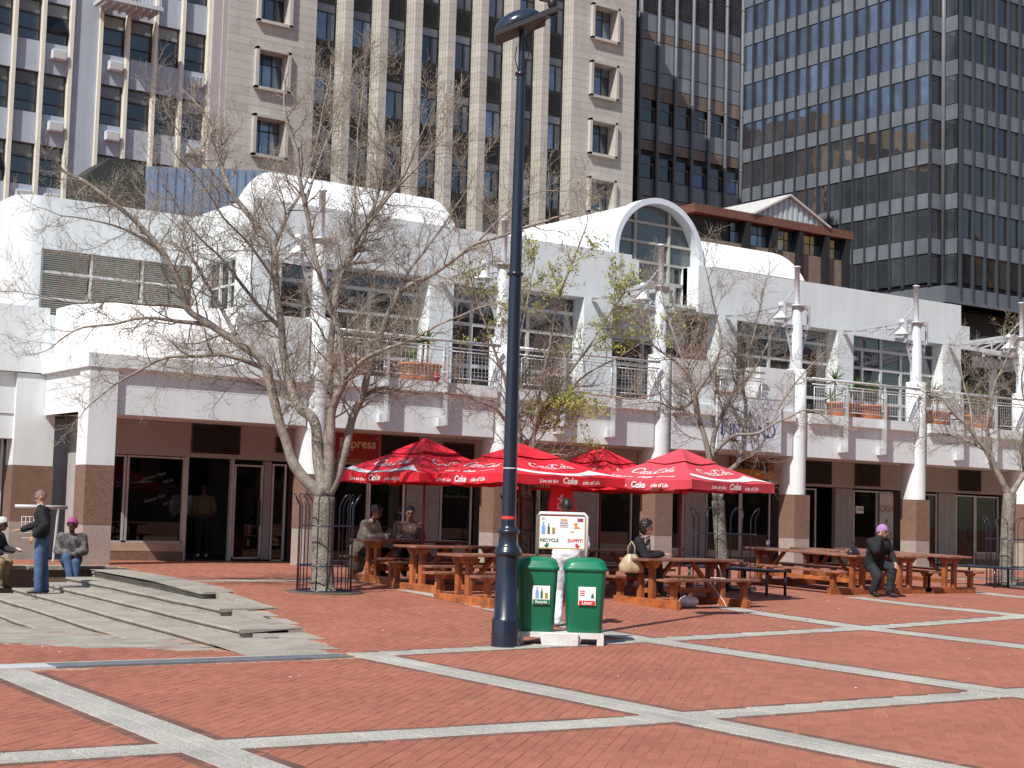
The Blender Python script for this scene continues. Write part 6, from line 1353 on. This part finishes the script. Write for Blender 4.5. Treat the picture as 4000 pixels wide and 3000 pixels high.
# couple at the first picnic table
zt_ = zg(14.75,24.0)
t, F_ = seated('person in beige coat seated with back turned at the left picnic table', (14.15, 24.66, zt_+.45), math.radians(-58), [skinB, beige, blackc, shoeb, lips, hairb], bulk=.035, head_f=(.95,-.1,-.25), lean=.16, feet=((.4,.1,-.38),(.36,-.1,-.38)), arms=(((.22,.24,.3),(.46,.12,.36),(.9,-.3,.2),(0,0,1),1),((.22,-.24,.3),(.46,-.1,.36),(.9,.3,.2),(0,0,1),-1)))
F_.ell((-.05,0,.12), (.17,.22,.16), 1); F_.cone((-.09,.08,.1), (-.12,.1,-.22), .1, .11, 1); F_.cone((-.09,-.08,.1), (-.12,-.1,-.22), .1, .11, 1); F_.build(t, fold=.008); F_.cap(t, 'hair', hairb, low=.5, back=1.25, puff=(1.14,1.16,1.1), rough=.3)
mb = MB(); mb.ell(tuple(F_.hc-F_.hf*.1+F_.hu*.07), (.045,.045,.04), n=10, k=6); mb.build('hair_bun', hairb, t, world=False)
t, F_ = seated('woman in mauve jacket with a hand to her mouth at the left picnic table', (15.1, 24.66, zt_+.45), math.radians(-112), [skinL, brownj, blackc, shoeb, lips, hairb], bulk=.025, head_f=(.95,-.15,-.12), lean=.12, feet=((.4,.1,-.38),(.36,-.1,-.38)), arms=(((.28,.22,.32),(.17,.06,.6),(.1,-.2,.9),(1,0,0),1),((.24,-.24,.3),(.44,-.12,.36),(.9,.3,.1),(0,0,1),-1)))
F_.build(t); nape(F_, t); F_.cap(t, 'hair', hairb, low=.5, back=1.25, puff=(1.12,1.14,1.1), rough=.3)
# man in white behind the bins
t = person('man in white shirt and white trousers walking away behind the green bins', (12.95, 17.0, zg(12.95,17.0)), math.radians(54.85)); F_ = Fig([skinD, whitec, whitec, shoew, lips, hairb])
torso(F_, (0,0,.96), (.02,0,1.24), (.03,0,1.46), 1, 2, bulk=.02); F_.cone((.03,0,1.46), (.05,0,1.55), .055, .052, 0); F_.head((.06,0,1.62), (1,.05,-.2), 0)
F_.ell((-.01,0,1.0), (.14,.18,.12), 1)
F_.chain([(0,.09,.92),(.1,.1,.5),(.02,.1,.12)], [.115,.085,.078], 2); F_.foot((.02,.1,.1), (1,.1,0), 3); F_.chain([(0,-.09,.92),(.02,-.1,.5),(-.16,-.1,.12)], [.115,.085,.078], 2); F_.foot((-.16,-.1,.105), (1,-.1,-.12), 3)
F_.chain([(.02,.2,1.38),(-.04,.33,1.14),(.17,.2,1.08)], [.073,.062,.045], 1); F_.hand((.18,.19,1.08), (.8,-.6,.1), (0,0,1), 0, .8); F_.chain([(.02,-.2,1.38),(-.02,-.27,1.12),(.16,-.22,.98)], [.073,.062,.045], 1); F_.hand((.17,-.22,.97), (.9,.2,-.2), (0,0,1), 0, .8, side=-1)
F_.build(t, vox=.01, fold=.007); F_.cap(t, 'short_hair', hairb, low=.45, back=1.0, puff=(1.03,1.03,1.03), rough=.01)
# woman with gold bag
z2 = zg(16.3,19.9)
t, F_ = seated('dark haired woman in black top and scarf seated under the faded right umbrella', (16.28, 19.62, z2+.45), math.radians(-42), [skinL, blackc, darkg, shoeb, lips, hairb], head_f=(.9,.3,-.02), lean=.14, knees=((.42,.05,.03),(.43,-.08,.12)), feet=((.3,.06,-.4),(.5,-.02,-.3)), footf=(1,-.4,-.3), arms=(((.22,.25,.3),(.44,.1,.37),(.8,-.5,.0),(0,0,1),1),((.25,-.25,.3),(.5,-.12,.36),(.95,.2,0),(0,0,1),-1)))
F_.build(t); nape(F_, t); F_.cap(t, 'hair', hairb, low=.5, back=1.25, puff=(1.16,1.18,1.12), rough=.3)
MB().tube([(.21+math.cos(a)*.07, math.sin(a)*.085, .62+.02*math.cos(a)) for a in [2*PI*k/16 for k in range(17)]], .028, n=8).tube([(.27,.03,.6),(.27,.03,.35)], [.035,.05], n=8).build('scarf', MC('patterned_scarf', (.22,.17,.16), .9, var=.8, scale=30), t, world=False)
bgm = M('gold_leather', (.42,.33,.2), .35, var=.2, scale=8); gb = thing('gold_handbag', 'shiny gold slouchy handbag hanging on the seated woman with the scarf', 'handbag', (16.12, 19.42, z2+.5), math.radians(-35))
mb = MB(); secs = []
for z, w, d in ((0,.16,.07),(.03,.2,.1),(.12,.19,.11),(.22,.14,.08),(.3,.07,.04)): secs.append([(math.cos(a)*w*(1+.1*math.cos(5*a+z*20)), math.sin(a)*d*(1+.15*math.cos(7*a)), z) for a in [2*PI*k/24 for k in range(24)]])
loft(mb, secs); mb.build('bag_body', bgm, gb, world=False); MB().tube([(-.06,0,.28),(-.05,.0,.42),(.0,.02,.5),(.05,.0,.42),(.06,0,.28)], .012, n=6).build('strap', bgm, gb, world=False)
# woman in lilac cap leaning on the long table
t = person('woman in lilac cap and black coat leaning on the end of the long picnic table', (22.72, 20.12, zg(22.72,20.12)), math.radians(-92)); F_ = Fig([skinL, blackc, darkg, shoeb, lips, hairb])
torso(F_, (-.1,0,.64), (.0,.0,.89), (.05,.02,1.09), 1, 1, w=.18, bulk=.035); F_.cone((.05,.02,1.08), (.07,.03,1.15), .05, .05, 0); F_.head((.1,.03,1.22), (.85,.5,-.2), 0, upv=(0,-.12,1), mlip=4, mdark=5)
F_.ell((-.09,0,.6), (.17,.21,.15), 1)
F_.chain([(-.08,.09,.6),(.26,.13,.55),(.2,.12,.12)], [.115,.09,.078], 2); F_.foot((.2,.12,.1), (1,.2,0), 3); F_.chain([(-.08,-.09,.6),(.12,-.11,.38),(.02,-.12,.12)], [.115,.09,.078], 2); F_.foot((.02,-.12,.1), (1,-.2,0), 3)
F_.chain([(.02,-.19,1.02),(.2,-.24,.86),(.16,-.1,1.1)], [.09,.078,.058], 1); F_.hand((.16,-.09,1.11), (.0,.35,.9), (1,0,0), 0, .5); F_.chain([(.02,.2,1.02),(.06,.3,.8),(.26,.2,.66)], [.09,.078,.058], 1); F_.cone((.26,.2,.66), (.29,.18,.64), .03, .03, 0); F_.hand((.29,.18,.64), (.7,-.3,-.6), (.3,.3,1), 0, .5)
F_.build(t, fold=.009); F_.cap(t, 'lilac_cap', lilac, low=.38, back=.75, puff=(1.14,1.17,1.14), rough=.02)
MB().tube([tuple(F_.hc+F_.hf*.088+F_.hl*k*.045+F_.hu*.014) for k in (-1,-.4,.4,1)], .004, n=5).build('glasses', blackp, t, world=False)
MB().box(-.015,.015,-.008,.008,0,.12).xf(Matrix.Translation((.14,.04,.9))).build('red_scarf', MC('red_scarf', (.35,.03,.04), .9), t, world=False)
hb = thing('black_handbag', 'black leather handbag lying on the long table beside the lilac capped woman', 'handbag', (22.62, 20.62, zg(22.6,20.6)+.735), .4)
mb = MB(); secs = [[(math.cos(a)*w, math.sin(a)*d*(1+.1*math.cos(4*a)), z) for a in [2*PI*k/20 for k in range(20)]] for z, w, d in ((0,.2,.1),(.05,.23,.12),(.12,.19,.08),(.17,.1,.03))]; loft(mb, secs); mb.build('bag_body', M('black_bag_leather', (.03,.024,.022), .35), hb, world=False); MB().tube([(-.12,0,.14),(-.08,.02,.24),(.08,.02,.24),(.12,0,.14)], .012, n=6).build('strap', blackp, hb, world=False)
# two customers in the shop doorway
for x, y, rz, mt, lab in ((15.0, 34.75, 60, whitec, 'customer in white shirt inside the dark shop doorway'), (15.3, 34.2, 75, olive, 'customer in olive jacket holding a paper in the dark shop doorway')):
    t = person(lab, (x, y, .1), math.radians(rz)); F_ = Fig([skinD, mt, darkg, shoew, lips, hairb]); torso(F_, (0,0,.96), (.02,0,1.24), (.03,0,1.46), 1, 2, bulk=.02); F_.cone((.03,0,1.46), (.05,0,1.55), .055, .052, 0); F_.head((.06,0,1.62), (1,.05,-.15), 0)
    for s_ in (.09, -.09): F_.chain([(0,s_,.92),(.02,s_*1.1,.5),(.0,s_*1.1,.12)], [.112,.082,.072], 2); F_.foot((0,s_*1.1,.1), (1,0,0), 3); F_.chain([(.02,s_*2.2,1.38),(-.02,s_*2.9,1.12),(.16,s_*2.5,.95)], [.073,.062,.045], 1); F_.hand((.17,s_*2.5,.94), (.8,0,-.4), (0,0,1), 0, .6, side=1 if s_ > 0 else -1)
    F_.build(t, vox=.014); F_.cap(t, 'short_hair', hairb, low=.45, back=1.0, puff=(1.03,1.03,1.04), rough=.02)

# ------------------------------------------------------------------ small things
rs = thing('round_notice', 'small round red notice on the balcony edge left of the lamp post', 'notice', (19.55, 30.83, 4.5))
MB().tube([(0,0,0),(0,.01,0)], .1, n=20).build('disc', M('notice_red', (.55,.04,.06), .5), rs, world=False); MB().box(-.06,.06,-.004,-.001,-.015,.015).build('bar', whitep, rs, world=False)
hr = thing('steel_handrail', 'grey steel handrail panel behind the seated person in the magenta hood', 'handrail', (11.0, 32.3, 0))
MB().tube([(-.75,0,1.2),(.35,0,1.2)], .04, n=10).build('rail', paint_g, hr, world=False); MB().bar((.1,0,.05), (.16,0,1.18), .03, .06).build('post', paint_g, hr, world=False); mb = MB()
for k in range(8): mb.tube([(-.6+k*.085,0,.55),(-.6+k*.085,0,1.0)], .008, n=5)
for k in range(5): mb.tube([(-.6,0,.55+k*.11),(0,0,.55+k*.11)], .008, n=5)
mb.build('mesh_panel', paint_g, hr, world=False)
rb_ = thing('red_bin', 'red tub standing inside the glass door of the left shop', 'tub', (16.1, 33.75, .065)); mb = MB(); loft(mb, [[(x, y, z) for x, y in rsq(a, a*.8, .05)] for a, z in ((.2,0),(.25,.75))]); mb.build('tub_body', M('dull_red', (.3,.02,.025), .6), rb_, world=False)
ylw = M('yellow_tube', (.5,.3,.03), .5)
def chair(x, y, rz, lab):
    t = thing('yellow_chair', lab, 'chair', (x, y, .065), rz, 'yellow framed chairs inside the shop')
    for a in (-.2, .2):
        for b in (-.2, .2): MB().tube([(a,b,0),(a,b,.45 if b < 0 else 1.15)], .016, n=6).build('leg', ylw, t, world=False)
    MB().bbox(-.22, .22, -.22, .22, .44, .48, .01).build('seat', ylw, t, world=False); MB().bbox(-.2, .2, .19, .22, .9, 1.12, .01).build('backrest', M('dull_red', (.3,.02,.025), .6), t, world=False)
    for z in (.2, .7): MB().tube([(-.2,.2,z),(.2,.2,z)], .012, n=6).build('rung', ylw, t, world=False)
chair(17.7, 34.0, PI+.2, 'yellow framed chair behind the window right of the glass door'); chair(18.6, 34.1, PI-.2, 'yellow framed chair behind the largest tree trunk'); chair(19.5, 34.0, PI, 'yellow framed chair behind the couple at the left table')
def cup(x, y, z, lab, h=.1):
    MB().lathe([(0,0),(.03,0),(.042,h),(.038,h),(.028,.01),(0,.01)], n=14).build('paper_cup', whitep, loc=(x, y, z), label=lab, cat='cup')
cup(22.7, 23.0, zg(22.7,23)+.80, 'white paper cup at the far end of the nearest long table'); cup(14.3, 24.05, zg(14.75,24.0)+.757, 'white paper cup on the table of the couple eating')
MB().lathe([(0,.004),(.09,.006),(.12,.02),(.118,.024),(.09,.012),(0,.01)], n=18).build('paper_plate', whitep, loc=(14.75, 24.1, zg(14.75,24.0)+.757), label='white paper plate in front of the woman in the mauve jacket', cat='plate')
